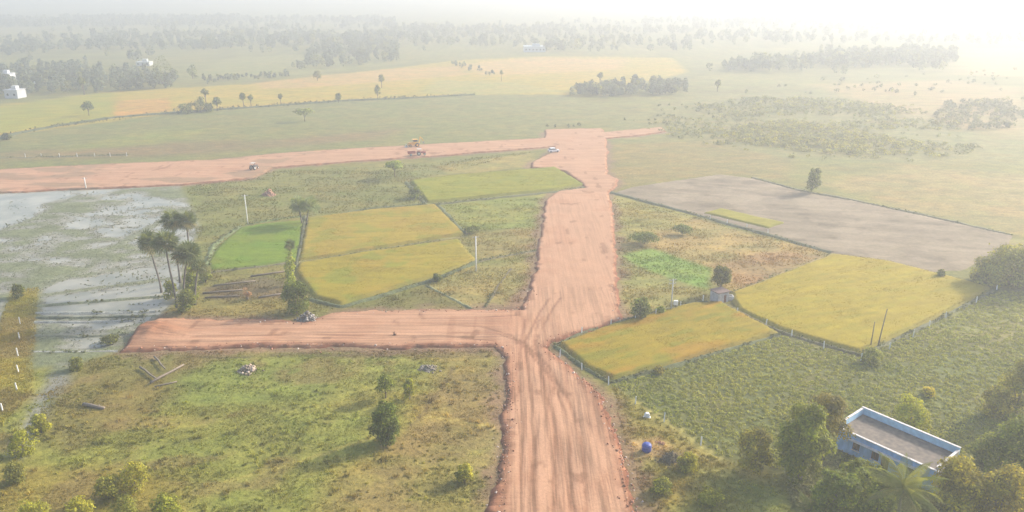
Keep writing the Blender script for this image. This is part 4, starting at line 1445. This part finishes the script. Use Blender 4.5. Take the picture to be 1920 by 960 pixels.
def rock_pile(name, label, cat, px, py, wpx, hpx, n, sz, cols, sd, kind=None):
    seed(sd)
    x0, y0 = G(px, py)
    rx = m_w(px, py, wpx) * 0.5
    hh = m_h(px, py, hpx)
    root = empty(name, (x0, y0, 0), label=label, cat=cat)
    ctr = np.column_stack([rng.normal(size=(n, 2)) * rx * 0.42, np.zeros(n)])
    rr = np.hypot(ctr[:, 0], ctr[:, 1]) / rx
    ctr[:, 1] *= 0.8
    ctr[:, 2] = rng.uniform(0.1, 1.0, n) * hh * np.clip(1 - rr, 0.05, 1)
    s = sz * rng.uniform(0.5, 1.4, n)
    bv = base[None] * rng.uniform(0.6, 1.25, (n, 7, 3)) * s[:, None, None] + ctr[:, None, :]
    F = (fc[None] + (np.arange(n) * 7)[:, None, None]).reshape(-1, 3)
    cc = C(cols)[rng.integers(0, len(cols), n)] * rng.uniform(0.7, 1.2, n)[:, None]
    o = add('rubble', mesh_np('rubble', bv.reshape(-1, 3), F, M_stone, np.repeat(cc, 7, 0)), root, kind='stuff')
    nn = 18
    b = MB()
    vs = [(0, 0, hh * 0.8)] + [(math.cos(k * 2 * math.pi / nn) * rx * rng.uniform(0.7, 1.0), math.sin(k * 2 * math.pi / nn) * rx * 0.8 * rng.uniform(0.7, 1.0), -0.1) for k in range(nn)]
    b.poly(vs, [(0, 1 + k, 1 + (k + 1) % nn) for k in range(nn)])
    b.build('heap', mat(name + '_earth', tuple(np.mean(cols, axis=0) * 0.7), 0.95, 3, 0.3, 0.5), root, True)
    return root


rock_pile('rubble_heap', 'pale rubble heap in the meadow just below the left branch road', 'rubble', 466, 694, 40, 12, 130, 0.24, [(0.48, 0.38, 0.30), (0.35, 0.27, 0.2), (0.22, 0.17, 0.12)], 501)
rock_pile('rubble_heap', 'grey and white debris heap on the road edge below the round bush', 'rubble', 577, 602, 52, 20, 170, 0.28, [(0.36, 0.33, 0.30), (0.22, 0.19, 0.16), (0.12, 0.10, 0.08)], 502)
rock_pile('soil_heap', 'small pink soil heap in the green meadow below the far road', 'soil heap', 505, 366, 26, 12, 70, 0.35, [(0.40, 0.22, 0.15), (0.36, 0.20, 0.13)], 503)
rock_pile('rubble_heap', 'grey stone heap near the road corner in the meadow', 'rubble', 803, 692, 40, 8, 90, 0.2, [(0.30, 0.26, 0.21), (0.24, 0.2, 0.15)], 504)
rock_pile('dark_clod', 'small dark clod lying on the left branch road', 'clod', 740, 632, 11, 12, 22, 0.22, [(0.14, 0.07, 0.045), (0.20, 0.10, 0.06)], 505)
rock_pile('soil_heap', 'red soil clods heaped on the right road margin beside the drum', 'soil heap', 1238, 833, 26, 5, 60, 0.13, [(0.30, 0.14, 0.09), (0.36, 0.2, 0.13)], 506)
rock_pile('rubble_heap', 'brown brush heap right of the blue drum', 'brush heap', 1258, 862, 50, 16, 160, 0.17, [(0.13, 0.11, 0.075), (0.10, 0.09, 0.05), (0.17, 0.13, 0.085)], 507)


# ------------------------------------------------------------------ logs
def log(label, a, b, r, z0=0.25, z1=0.25, name='timber_log', sd=1):
    A, B = G(*a), G(*b)
    x, y = (A[0] + B[0]) / 2, (A[1] + B[1]) / 2
    L = math.hypot(B[0] - A[0], B[1] - A[1])
    rz = math.atan2(B[1] - A[1], B[0] - A[0])
    root = empty(name, (x, y, 0), rz, label, 'log', 'felled logs in the meadow')
    q = MB()
    q.tube([(-L / 2, 0, z0 + r), (-L / 6, 0.06, z0 + (z1 - z0) / 3 + r * 1.1), (L / 6, -0.05, z0 + (z1 - z0) * 0.66 + r), (L / 2, 0, z1 + r)], [r * 1.15, r, r * 0.95, r * 0.8], 9)
    q.build('stem', M_timber, root, True)
    s = MB()
    s.tube([(L * 0.2, 0, z1 + r), (L * 0.24, 0.25, z1 + r * 2.4)], [r * 0.35, r * 0.25], 6)
    s.build('branch_stub', M_timber, root, True)
    return root


log('long felled log lying left of the timber group', (263, 692), (292, 713), 0.17)
log('longest pale log running right across the timber group', (283, 722), (345, 688), 0.19)
log('short upright leaning log at the back of the timber group', (290, 672), (310, 696), 0.15, 0.2, 0.35)
log('dark thin log in front of the timber group', (290, 727), (332, 717), 0.12, 0.05, 0.05)
log('dark rotten log alone in the meadow below the timber group', (157, 762), (196, 768), 0.28, 0.05, 0.0)

# felled palm trunks beside the green plot
for q, (a_, b_, lab) in enumerate([((380, 552), (455, 545), 'long grey trunk lying left of the orange stump'), ((400, 538), (480, 528), 'grey trunk lying on the upper row below the green plot'),
                                  ((470, 520), (535, 510), 'grey trunk lying against the green plot bund'), ((485, 560), (530, 552), 'grey trunk lying near the round bush'),
                                  ((385, 560), (450, 556), 'lowest grey trunk lying beside the palmyra clump')]):
    log(lab, a_, b_, 0.20, 0.02, 0.02, 'felled_trunk')
root = empty('dry_stump', (*G(464, 562), 0), label='orange brown dry stump with dead fronds among the felled trunks', cat='stump')
b = MB()
b.tube([(0, 0, -0.2), (0.05, 0, 0.8), (0.1, 0.05, 1.7)], [0.35, 0.26, 0.2], 8)
b.build('stem', M_timber, root, True)
seed(61)
FD = leaf_objmesh('dead_frond', (0.36, 0.20, 0.09), fan_mesh())
for i in range(12):
    o = add('dead_frond', FD, root, (0.1, 0.05, 1.7))
    o.rotation_euler = (rng.uniform(-0.5, 0.5), R(rng.uniform(-50, 60)), i * 2.4)
    o.scale = (0.75, 0.75, 0.75)

# ------------------------------------------------------------------ fence posts
POST = MB()
POST.poly([(-0.09, -0.07, -0.3), (0.09, -0.07, -0.3), (0.09, 0.07, -0.3), (-0.09, 0.07, -0.3),
           (-0.075, -0.06, 1.4), (0.075, -0.06, 1.4), (0.075, 0.06, 1.4), (-0.075, 0.06, 1.4), (0.0, 0.0, 1.52)],
          [(3, 2, 1, 0), (0, 1, 5, 4), (1, 2, 6, 5), (2, 3, 7, 6), (3, 0, 4, 7), (4, 5, 8), (5, 6, 8), (6, 7, 8), (7, 4, 8)])
POSTM = POST.mesh('fence_post', M_white)
ORD = ['first', 'second', 'third', 'fourth', 'fifth', 'sixth', 'seventh', 'eighth', 'ninth', 'tenth']
seed(71)
for lab, grp, pts in [
        ('white fence post beside the road, {} from the junction', 'road side fence posts', [(1050, 669), (1091, 694), (1141, 722), (1191, 758), (1245, 792), (1314, 836)]),
        ('white fence post on the bund right of the hut, {} from the hut', 'posts between the golden plots', [(1382, 589), (1436, 611), (1484, 632), (1544, 655), (1614, 677)]),
        ('white fence post on the right bund, {} from the wooden poles', 'posts along the right bund', [(1667, 656), (1712, 632), (1742, 613), (1773, 597), (1830, 569), (1868, 546)]),
        ('white fence post below the small yellow strip, {} from the road', 'posts along the ploughed field', [(1331, 412), (1363, 421), (1400, 429), (1440, 440)]),
        ('white fence post above the orange plot, {} from the road', 'posts above the orange plot', [(1090, 627), (1145, 612), (1191, 602), (1229, 594), (1276, 578), (1318, 566)]),
        ('white fence post on the left bank strip, {} from the top', 'posts on the left bank', [(38, 608), (37, 636), (34, 668), (35, 698), (32, 732), (5, 771)])]:
    for i, (px, py) in enumerate(pts):
        x, y = G(px, py)
        o = add('fence_post', POSTM, None, (x, y, 0.0), rng.uniform(-0.4, 0.4), None, lab.format(ORD[i]), 'fence post', grp)
        o.rotation_euler = (rng.uniform(-0.06, 0.06), rng.uniform(-0.06, 0.06), rng.uniform(-0.5, 0.5))
        o.scale = (1, 1, rng.uniform(0.9, 1.1))
for i, px in enumerate([48, 78, 112, 145, 178, 207, 238]):
    x, y = G(px, 296 - px * 0.012)
    add('fence_post', POSTM, None, (x, y, 0.0), 0.2, None, 'far white fence post above the upper road, {} from the left'.format(ORD[i]), 'fence post', 'far left fence posts')
# white marker stone on the crop fence
o = empty('marker_stone', (*G(1213, 783), 0), label='squat white marker stone by the crop fence', cat='marker stone')
MB().prism([(-0.4, -0.1), (0.4, -0.1), (0.36, 0.55), (0.2, 0.8), (-0.2, 0.8), (-0.36, 0.55)], -0.22, 0.22).build('block', M_white, o)
MB().box(-0.55, 0.55, -0.34, 0.34, -0.1, 0.12, 0.03).build('plinth', M_white, o)


# ------------------------------------------------------------------ poles
def pole(label, px, py, top, m=M_conc, arms=1, r=0.13, group=None, lean=0.0, name='utility_pole'):
    x, y = G(px, py)
    h = m_h(px, py, py - top)
    root = empty(name, (x, y, 0), R(20), label, 'pole', group)
    b = MB()
    b.tube([(0, 0, -0.4), (lean * h * 0.5, 0, h * 0.5), (lean * h, 0, h)], [r * 1.2, r, r * 0.75], 8)
    b.build('shaft', m, root, True)
    for k in range(arms):
        z = h - 0.35 - 0.7 * k
        MB().box(-0.75 + lean * h, 0.75 + lean * h, r * 0.7, r * 0.7 + 0.09, z, z + 0.1, 0.01).build('cross_arm', M_steel, root)
        for sx in (-0.65, 0.0, 0.65):
            MB().tube([(sx + lean * h, r * 0.7 + 0.045, z + 0.09), (sx + lean * h, r * 0.7 + 0.045, z + 0.2), (sx + lean * h, r * 0.7 + 0.045, z + 0.28)], [0.03, 0.055, 0.03], 6).build('insulator', M_white, root)
    return root


pole('tall pale concrete pole at the corner of the golden rice', 893, 509, 444, M_white, r=0.16)
pole('slim pale pole in the green meadow left of the pink soil heap', 465, 421, 366, M_white, r=0.13)
pole('short pale pole where the upper road meets the flooded paddies', 162, 355, 333, M_white, r=0.15)
pole('slim pole among grass above the orange plot, with white box', 1258, 584, 524, M_conc, 2, 0.13)
pole('taller leaning wooden pole at the golden plot corner', 1645, 652, 582, M_timber, 0, 0.10, lean=0.10, name='wooden_pole')
pole('shorter wooden pole at the golden plot corner', 1632, 652, 604, M_timber, 0, 0.09, name='wooden_pole')
o = empty('meter_box', (*G(1266, 583), 0.0), label='white meter box on a stand beside the slim pole', cat='meter box')
MB().box(-0.4, 0.4, -0.25, 0.25, 1.3, 2.2, 0.03).build('cabinet', M_white, o)
MB().box(-0.3, -0.22, -0.05, 0.05, -0.2, 1.3).build('leg', M_steel, o)
MB().box(0.22, 0.3, -0.05, 0.05, -0.2, 1.3).build('leg', M_steel, o)
MB().box(-0.03, 0.03, -0.29, -0.25, 1.7, 1.85).build('latch', M_steel, o)

# ------------------------------------------------------------------ blue house
M_blue = mat('blue_limewash', (0.27, 0.45, 0.76), 0.85, 1.6, 0.22, 0.2, stretch=(1, 1, 0.35))
M_blue2 = mat('pale_blue_limewash', (0.42, 0.63, 0.78), 0.85, 1.5, 0.14, 0.1)
M_roof = mat('dusty_roof_screed', (0.22, 0.180, 0.140), 0.95, 1.6, 0.25, 0.3, c2=(0.12, 0.105, 0.09))
M_cop = mat('pale_coping', (0.62, 0.58, 0.54), 0.9, 3, 0.2, 0.2)
M_dark = mat('dark_interior', (0.03, 0.025, 0.022), 0.9, 3, 0.2, 0.0)
M_wood2 = mat('brown_shutter', (0.16, 0.07, 0.045), 0.7, 5, 0.25, 0.1)
M_brick = mat('grey_plaster', (0.42, 0.40, 0.38), 0.9, 2, 0.2, 0.2)
RZ = 3.3
fl = Vector(G(1573, 802, RZ))
fr = Vector(G(1758, 885, RZ))
ux = (fr - fl).normalized()
HL = (fr - fl).length
far_l = Vector(G(1600, 767, RZ))
uy = Vector((-ux.y, ux.x))
HW = (far_l - fl).dot(uy)
ang = math.atan2(ux.y, ux.x)
house = empty('blue_house', (fl.x, fl.y, 0), ang, 'long flat roofed house with pale blue walls among trees', 'house')
T = 0.22
# front wall pieces around the openings (x along the front, y = 0 at the front face)
wins = [(HL * 0.17, HL * 0.17 + 0.95, 1.1, 2.35), (HL * 0.37, HL * 0.37 + 1.0, 0.95, 2.3), (HL * 0.37 + 1.35, HL * 0.37 + 2.35, 0.0, 2.25), (HL * 0.72, HL * 0.72 + 1.1, 1.1, 2.35)]
wb = MB()
xprev = 0.0
for x0, x1, z0, z1 in wins:
    wb.box(xprev, x0, 0, T, -0.3, RZ)
    wb.box(x0, x1, 0, T, z1, RZ)
    if z0 > 0.1:
        wb.box(x0, x1, 0, T, -0.3, z0)
    xprev = x1
wb.box(xprev, HL, 0, T, -0.3, RZ)
wb.build('front_wall', M_blue, house)
MB().box(0, HL, HW - T, HW, -0.3, RZ).build('rear_wall', M_blue, house)
MB().box(0, T, T, HW - T, -0.3, RZ).build('end_wall', M_blue, house)
MB().box(HL - T, HL, T, HW - T, -0.3, RZ).build('end_wall', M_brick, house, label='grey plastered right end wall')
MB().box(T, HL - T, T, HW - T, RZ - 0.25, RZ - 0.02).build('roof', M_roof, house, label='dusty brown flat roof')
MB().box(T + .003, HL - T - .003, T + .003, HW - T - .003, -0.2, 0.05).build('floor', M_conc, house)
MB().box(-0.10, HL + 0.10, -0.12, T - 0.004, RZ + 0.002, RZ + 0.12, 0.015).build('coping', M_cop, house)
MB().box(0, HL, HW - T, HW, RZ + 0.002, RZ + 0.95).build('parapet', M_blue2, house, label='pale blue rear parapet')
MB().box(0, T, T, HW - T - 0.002, RZ + 0.002, RZ + 0.85).build('parapet', M_blue2, house)
MB().box(HL - T, HL, T, HW - T - 0.002, RZ + 0.002, RZ + 0.60).build('parapet', M_brick, house, label='bare grey parapet at the right end')
MB().box(-0.05, HL + 0.05, HW - T - 0.05, HW + 0.05, RZ + 0.953, RZ + 1.03, 0.01).build('coping', M_cop, house)
MB().box(-0.05, T + 0.05, 0, HW - T - 0.055, RZ + 0.853, RZ + 0.93, 0.01).build('coping', M_cop, house)
MB().box(HL - T - 0.05, HL + 0.05, 0, HW - T - 0.055, RZ + 0.603, RZ + 0.68, 0.01).build('coping', M_cop, house)
for k, (x0, x1, z0, z1) in enumerate(wins):
    nm = 'door' if z0 < 0.1 else 'window'
    wo = MB().box(x0, x1, 0.14, 0.17, max(z0, -0.05), z1).build(nm, M_dark, house)
    fr_ = MB()
    for bx_ in ((x0, x0 + 0.07), (x1 - 0.07, x1), ((x0 + x1) / 2 - 0.03, (x0 + x1) / 2 + 0.03)):
        fr_.box(bx_[0], bx_[1], 0.07, 0.135, max(z0, -0.05), z1)
    fr_.box(x0 + 0.072, x1 - 0.072, 0.075, 0.13, z1 - 0.08, z1 - 0.002)
    fr_.build('frame', M_wood2, wo)
    if nm == 'window':
        MB().box(x0 - 0.08, x1 + 0.08, -0.12, 0.06, z0 - 0.09, z0 - 0.005).build('sill', M_cop, wo)
MB().box(HL * 0.12, HL * 0.9, -0.55, -0.003, 2.5, 2.58).build('sunshade', M_cop, house)
# stair head opening in the right end
MB().box(HL + 0.003, HL + 0.05, HW * 0.35, HW * 0.62, 2.0, 2.9).build('vent', M_dark, house)

# ------------------------------------------------------------------ hut between the plots
hx, hy = G(1348, 565)
hut = empty('pump_hut', (hx, hy, 0), R(28), 'small grey pump hut with whitewashed front between the rice plots', 'hut')
hut.scale = (0.85, 0.85, 0.85)
M_wash = mat('old_whitewash', (0.36, 0.35, 0.36), 0.9, 1.5, 0.25, 0.2)
M_mud = mat('dark_brick_wall', (0.16, 0.11, 0.095), 0.9, 2, 0.3, 0.3)
MB().box(-1.6, 0.1, -1.4, -1.2, -0.2, 2.7).build('front_wall', M_wash, hut)
MB().box(0.95, 1.6, -1.4, -1.2, -0.2, 2.7).build('front_wall', M_wash, hut)
MB().box(0.1, 0.95, -1.4, -1.2, 2.0, 2.7).build('lintel', M_wash, hut)
d = MB().box(0.1, 0.95, -1.30, -1.25, -0.1, 2.0).build('door', M_wood2, hut)
MB().box(0.8, 0.86, -1.36, -1.30, 0.95, 1.1).build('handle', M_steel, d)
MB().box(-1.6, -1.4, -1.2, 1.4, -0.2, 2.7).build('side_wall', M_wash, hut)
MB().box(1.4, 1.6, -1.2, 1.4, -0.2, 2.7).build('side_wall', M_mud, hut)
MB().box(-1.4, 1.4, 1.2, 1.4, -0.2, 2.7).build('rear_wall', M_mud, hut)
MB().box(-1.85, 1.85, -1.65, 1.65, 2.703, 2.88, 0.03).build('roof', M_mud, hut)
o = empty('water_tank', (*G(1366, 562), 0), label='low grey water trough at the right of the pump hut', cat='water trough')
tb = MB()
tb.box(-0.9, 0.9, -0.6, -0.45, -0.1, 0.9)
tb.box(-0.9, 0.9, 0.45, 0.6, -0.1, 0.9)
tb.box(-0.9, -0.75, -0.45, 0.45, -0.1, 0.9)
tb.box(0.75, 0.9, -0.45, 0.45, -0.1, 0.9)
tb.build('basin', M_conc, o)
MB().box(-0.748, 0.748, -0.448, 0.448, 0.0, 0.7).build('water', M_water, o)

# ------------------------------------------------------------------ blue drum
M_drum = mat('blue_plastic', (0.02, 0.05, 0.26), 0.45, 3, 0.12, 0.0, spec=0.5)
dx_, dy_ = G(1212, 846)
drum = empty('blue_drum', (dx_, dy_, 0.05), 0, 'blue plastic drum standing on bare sand right of the road', 'drum')
drum.scale = (0.9, 0.9, 0.9)
MB().tube([(0, 0, 0), (0, 0, 0.06), (0, 0, 0.3), (0, 0, 0.36), (0, 0, 0.42), (0, 0, 0.75), (0, 0, 0.81), (0, 0, 0.87), (0, 0, 1.12), (0, 0, 1.22)],
          [0.62, 0.68, 0.70, 0.75, 0.70, 0.70, 0.75, 0.70, 0.67, 0.60], 24).build('body', M_drum, drum, True)
MB().tube([(0, 0, 1.2), (0, 0, 1.27), (0, 0, 1.3)], [0.40, 0.40, 0.33], 20).build('lid', M_drum, drum, True)
for s_ in (-1, 1):
    MB().tube([(s_ * 0.62, -0.12, 1.0), (s_ * 0.74, -0.1, 1.05), (s_ * 0.74, 0.1, 1.05), (s_ * 0.62, 0.12, 1.0)], 0.03, 6).build('handle', M_drum, drum, True)


# ------------------------------------------------------------------ vehicles
def wheel(parent, x, y, r, wd, rimm=M_steel):
    prof = [(-wd / 2, r * 0.80), (-wd / 2 + 0.03, r * 0.96), (-wd / 4, r), (wd / 4, r), (wd / 2 - 0.03, r * 0.96), (wd / 2, r * 0.80)]
    t = MB().tube([(0, a, 0) for a, _ in prof], [q for _, q in prof], 18).build('wheel', M_black, parent, True)
    t.location = (x, y, r)
    MB().tube([(0, -wd / 2 - 0.012, 0), (0, wd / 2 + 0.012, 0)], [r * 0.55, r * 0.55], 14).build('rim', rimm, t)


def car(label, px, py, rz):
    x, y = G(px, py, 0.5)
    o = empty('parked_car', (x, y, 0.5), rz, label, 'car')
    MB().prism([(-2.05, 0.35), (2.05, 0.35), (2.12, 0.55), (2.05, 0.82), (1.35, 0.98), (-2.0, 1.02), (-2.1, 0.7)], -0.86, 0.86).build('body', M_carw, o)
    MB().prism([(-1.85, 1.022), (1.25, 1.0), (0.55, 1.50), (-1.35, 1.52)], -0.76, 0.76).build('cabin', M_glass, o)
    MB().prism([(-1.42, 1.522), (0.58, 1.502), (0.45, 1.57), (-1.3, 1.59)], -0.74, 0.74).build('roof', M_carw, o)
    for sx in (-1.3, 1.32):
        for sy in (-0.8, 0.8):
            wheel(o, sx, sy, 0.33, 0.2)
    for sy in (-0.6, 0.6):
        MB().box(2.06, 2.13, sy - 0.18, sy + 0.18, 0.6, 0.76, 0.015).build('headlight', M_lamp, o)
        MB().box(-2.14, -2.07, sy - 0.14, sy + 0.14, 0.68, 0.88, 0.015).build('tail_light', M_redp, o)
    MB().box(-2.2, -2.10, -0.8, 0.8, 0.38, 0.55, 0.02).build('bumper', M_black, o)
    for sy in (-0.93, 0.93):
        MB().box(0.75, 0.92, sy - 0.07, sy + 0.07, 1.0, 1.13, 0.02).build('mirror', M_carw, o)
    return o


car('white car parked on the bare earth at the far junction', 1038, 285, R(15))


def backhoe(label, px, py, rz):
    x, y = G(px, py, 0.45)
    o = empty('backhoe_loader', (x, y, 0.45), rz, label, 'backhoe loader')
    MB().box(-1.6, 1.2, -0.55, 0.55, 0.65, 1.1, 0.05).build('chassis', M_yel, o)
    MB().prism([(0.55, 1.102), (2.2, 1.0), (2.25, 1.75), (0.55, 1.95)], -0.45, 0.45).build('bonnet', M_yel, o)
    cab = MB().box(-1.15, 0.54, -0.75, 0.75, 1.103, 2.0, 0.05).build('cab', M_yel, o)
    MB().box(-1.1, 0.45, -0.70, 0.70, 2.003, 2.75, 0.05).build('window', M_glass, cab)
    MB().box(-1.25, 0.6, -0.82, 0.82, 2.753, 2.92, 0.05).build('cab_roof', M_yel, o)
    wheel(o, -0.95, -1.0, 0.78, 0.5, M_yel)
    wheel(o, -0.95, 1.0, 0.78, 0.5, M_yel)
    wheel(o, 1.65, -0.85, 0.5, 0.35, M_yel)
    wheel(o, 1.65, 0.85, 0.5, 0.35, M_yel)
    for sy in (-0.62, 0.62):
        MB().tube([(0.9, sy, 1.6), (2.2, sy, 1.2), (3.0, sy, 0.55)], 0.1, 6).build('loader_arm', M_yel, o)
    MB().prism([(2.9, 0.15), (3.75, 0.05), (3.8, 0.15), (3.15, 0.35), (3.1, 0.85), (3.25, 1.05), (3.0, 1.0), (2.85, 0.5)], -1.1, 1.1).build('loader_bucket', M_steel, o)
    MB().tube([(-1.6, 0, 0.9), (-2.1, 0, 2.2), (-2.35, 0, 3.7)], [0.17, 0.15, 0.12], 6).build('boom', M_yel, o)
    MB().tube([(-2.35, 0, 3.7), (-3.2, 0, 2.9), (-3.7, 0, 1.9)], [0.13, 0.12, 0.1], 6).build('dipper_arm', M_yel, o)
    MB().prism([(-3.8, 1.95), (-3.55, 1.9), (-3.35, 1.5), (-3.5, 1.15), (-3.95, 1.2), (-4.0, 1.35), (-3.75, 1.4), (-3.7, 1.6)], -0.35, 0.35).build('digger_bucket', M_steel, o)
    for sy in (-0.9, 0.9):
        MB().tube([(-1.6, sy * 0.6, 0.8), (-1.9, sy * 1.2, 0.1)], 0.08, 6).build('stabiliser', M_yel, o)
    for sy in (-0.55, 0.55):
        MB().box(0.601, 0.66, sy - 0.12, sy + 0.12, 2.6, 2.78, 0.01).build('headlight', M_lamp, o)
    return o


backhoe('yellow backhoe loader at the upper edge of the far road', 777, 275, R(200))


def tractor(label, px, py, rz, trailer=True, paint=M_redp):
    x, y = G(px, py, 0.45)
    o = empty('tractor', (x, y, 0.45), rz, label, 'tractor')
    MB().prism([(0.2, 0.75), (2.0, 0.7), (2.05, 1.35), (0.2, 1.5)], -0.32, 0.32).build('bonnet', paint, o)
    MB().box(-0.9, 0.2, -0.4, 0.4, 0.55, 0.95, 0.04).build('chassis', M_steel, o)
    MB().prism([(-0.75, 0.952), (-0.2, 0.952), (-0.2, 1.1), (-0.6, 1.15), (-0.72, 1.6), (-0.85, 1.6)], -0.28, 0.28).build('seat', M_black, o)
    MB().tube([(0.25, 0, 1.45), (-0.05, 0, 1.7)], 0.03, 6).build('steering_column', M_black, o)
    MB().tube([(-0.05 + 0.1 * math.sin(a) * 0.9, 0.2 * math.cos(a), 1.7 + 0.14 * math.sin(a)) for a in np.linspace(0, 6.28, 13)], 0.02, 5, False).build('steering_wheel', M_black, o)
    for sy in (-0.72, 0.72):
        wheel(o, -0.55, sy, 0.74, 0.4, M_conc)
        wheel(o, 1.6, sy * 0.9, 0.42, 0.25, M_conc)
        MB().prism([(-1.25, 1.15), (-0.95, 1.55), (-0.2, 1.58), (0.15, 1.2), (0.1, 1.15), (-0.22, 1.5), (-0.92, 1.48), (-1.18, 1.1)], sy - 0.2, sy + 0.2).build('mudguard', paint, o)
        MB().tube([(-0.9, sy * 0.8, 1.5), (-0.9, sy * 0.8, 2.35)], 0.035, 6).build('canopy_post', M_steel, o)
        MB().tube([(0.3, sy * 0.8, 1.3), (0.3, sy * 0.8, 2.35)], 0.035, 6).build('canopy_post', M_steel, o)
    MB().box(-1.1, 0.5, -0.75, 0.75, 2.353, 2.42, 0.02).build('canopy', M_conc, o)
    MB().tube([(1.2, 0.2, 1.35), (1.2, 0.2, 2.1)], 0.05, 6).build('exhaust', M_black, o)
    if trailer:
        t = MB()
        t.box(-4.6, -1.7, -0.95, 0.95, 0.85, 0.95)
        t.box(-4.6, -1.7, -0.95, -0.88, 0.952, 1.5)
        t.box(-4.6, -1.7, 0.88, 0.95, 0.952, 1.5)
        t.box(-1.77, -1.7, -0.878, 0.878, 0.952, 1.5)
        tr_ = t.build('trailer', paint, o)
        MB().tube([(-1.7, 0, 0.85), (-0.9, 0, 0.6)], 0.06, 6).build('drawbar', M_steel, tr_)
        for sy in (-0.85, 0.85):
            wheel(o, -3.4, sy, 0.45, 0.25, M_conc)
    return o


tractor('dull red tractor with trailer on the far road below the backhoe', 788, 291, R(12))
tractor('dark tractor under a canopy on the upper left road', 476, 318, R(75), False, mat('dark_grey_paint', (0.10, 0.08, 0.08), 0.6, 4, 0.2, 0.0))

# ------------------------------------------------------------------ far houses
def far_house(label, px, py, wpx, hpx, dep, c, rz=0.0, storeys=2):
    x, y = G(px, py)
    wd = m_w(px, py, wpx)
    hh = m_h(px, py, hpx)
    o = empty('far_house', (x, y, 0), rz, label, 'house', 'far white houses')
    m = mat('far_wall_paint', c, 0.8, 0.5, 0.08, 0.0)
    MB().box(-wd / 2, wd / 2, 0, dep, -0.3, hh).build('wall', m, o)
    MB().box(-wd / 2 - 0.25, wd / 2 + 0.25, -0.25, dep + 0.25, hh + 0.003, hh + 0.3).build('roof', m, o)
    n = max(2, int(wd / 3))
    for s in range(storeys):
        for k in range(n):
            cx_ = -wd / 2 + wd * (k + 0.5) / n
            z0 = hh * (s + 0.35) / storeys
            w_ = MB().box(cx_ - 0.55, cx_ + 0.55, -0.06, 0.02, z0, z0 + 1.2).build('window', M_glass, o)
            MB().box(cx_ - 0.7, cx_ + 0.7, -0.3, -0.003, z0 + 1.25, z0 + 1.35).build('sunshade', m, w_)
    MB().box(-wd * 0.1, wd * 0.25, dep * 0.3, dep * 0.7, hh + 0.302, hh + 2.2).build('stair_head', m, o)
    return o


far_house('upper white two storey house at the far left edge', 9, 160, 22, 20, 8, (0.44, 0.45, 0.47), 0.1)
far_house('lower white house at the far left edge, nearest of the three', 22, 185, 26, 15, 7, (0.44, 0.45, 0.47), -0.1, 1)
far_house('small pale house between trees right of the white houses', 66, 158, 14, 9, 6, (0.7, 0.7, 0.72), 0.2, 1)
far_house('long pale blue shed in the haze at top centre', 1003, 98, 40, 10, 14, (0.42, 0.48, 0.52), 0.05, 1)
far_house('pale low house in the haze above the domed tree', 268, 124, 24, 7, 9, (0.45, 0.47, 0.45), 0.1, 1)

# ------------------------------------------------------------------ haze
hz = bpy.data.materials.new('morning_haze')
hz.use_nodes = True
nt = hz.node_tree
nt.nodes.remove(nt.nodes['Principled BSDF'])
pv = nt.nodes.new('ShaderNodeVolumePrincipled')
pv.inputs['Color'].default_value = (0.575, 0.605, 0.64, 1)
pv.inputs['Density'].default_value = 0.00120
pv.inputs['Anisotropy'].default_value = 0.33
link(nt, pv.outputs[0], nt.nodes['Material Output'].inputs['Volume'])
hb = MB().box(-2600, 2600, -420, 4400, -2.0, 63.0)
hb.build('haze', hz, None, kind='stuff', label='pale morning haze filling the air over the fields', cat='haze')
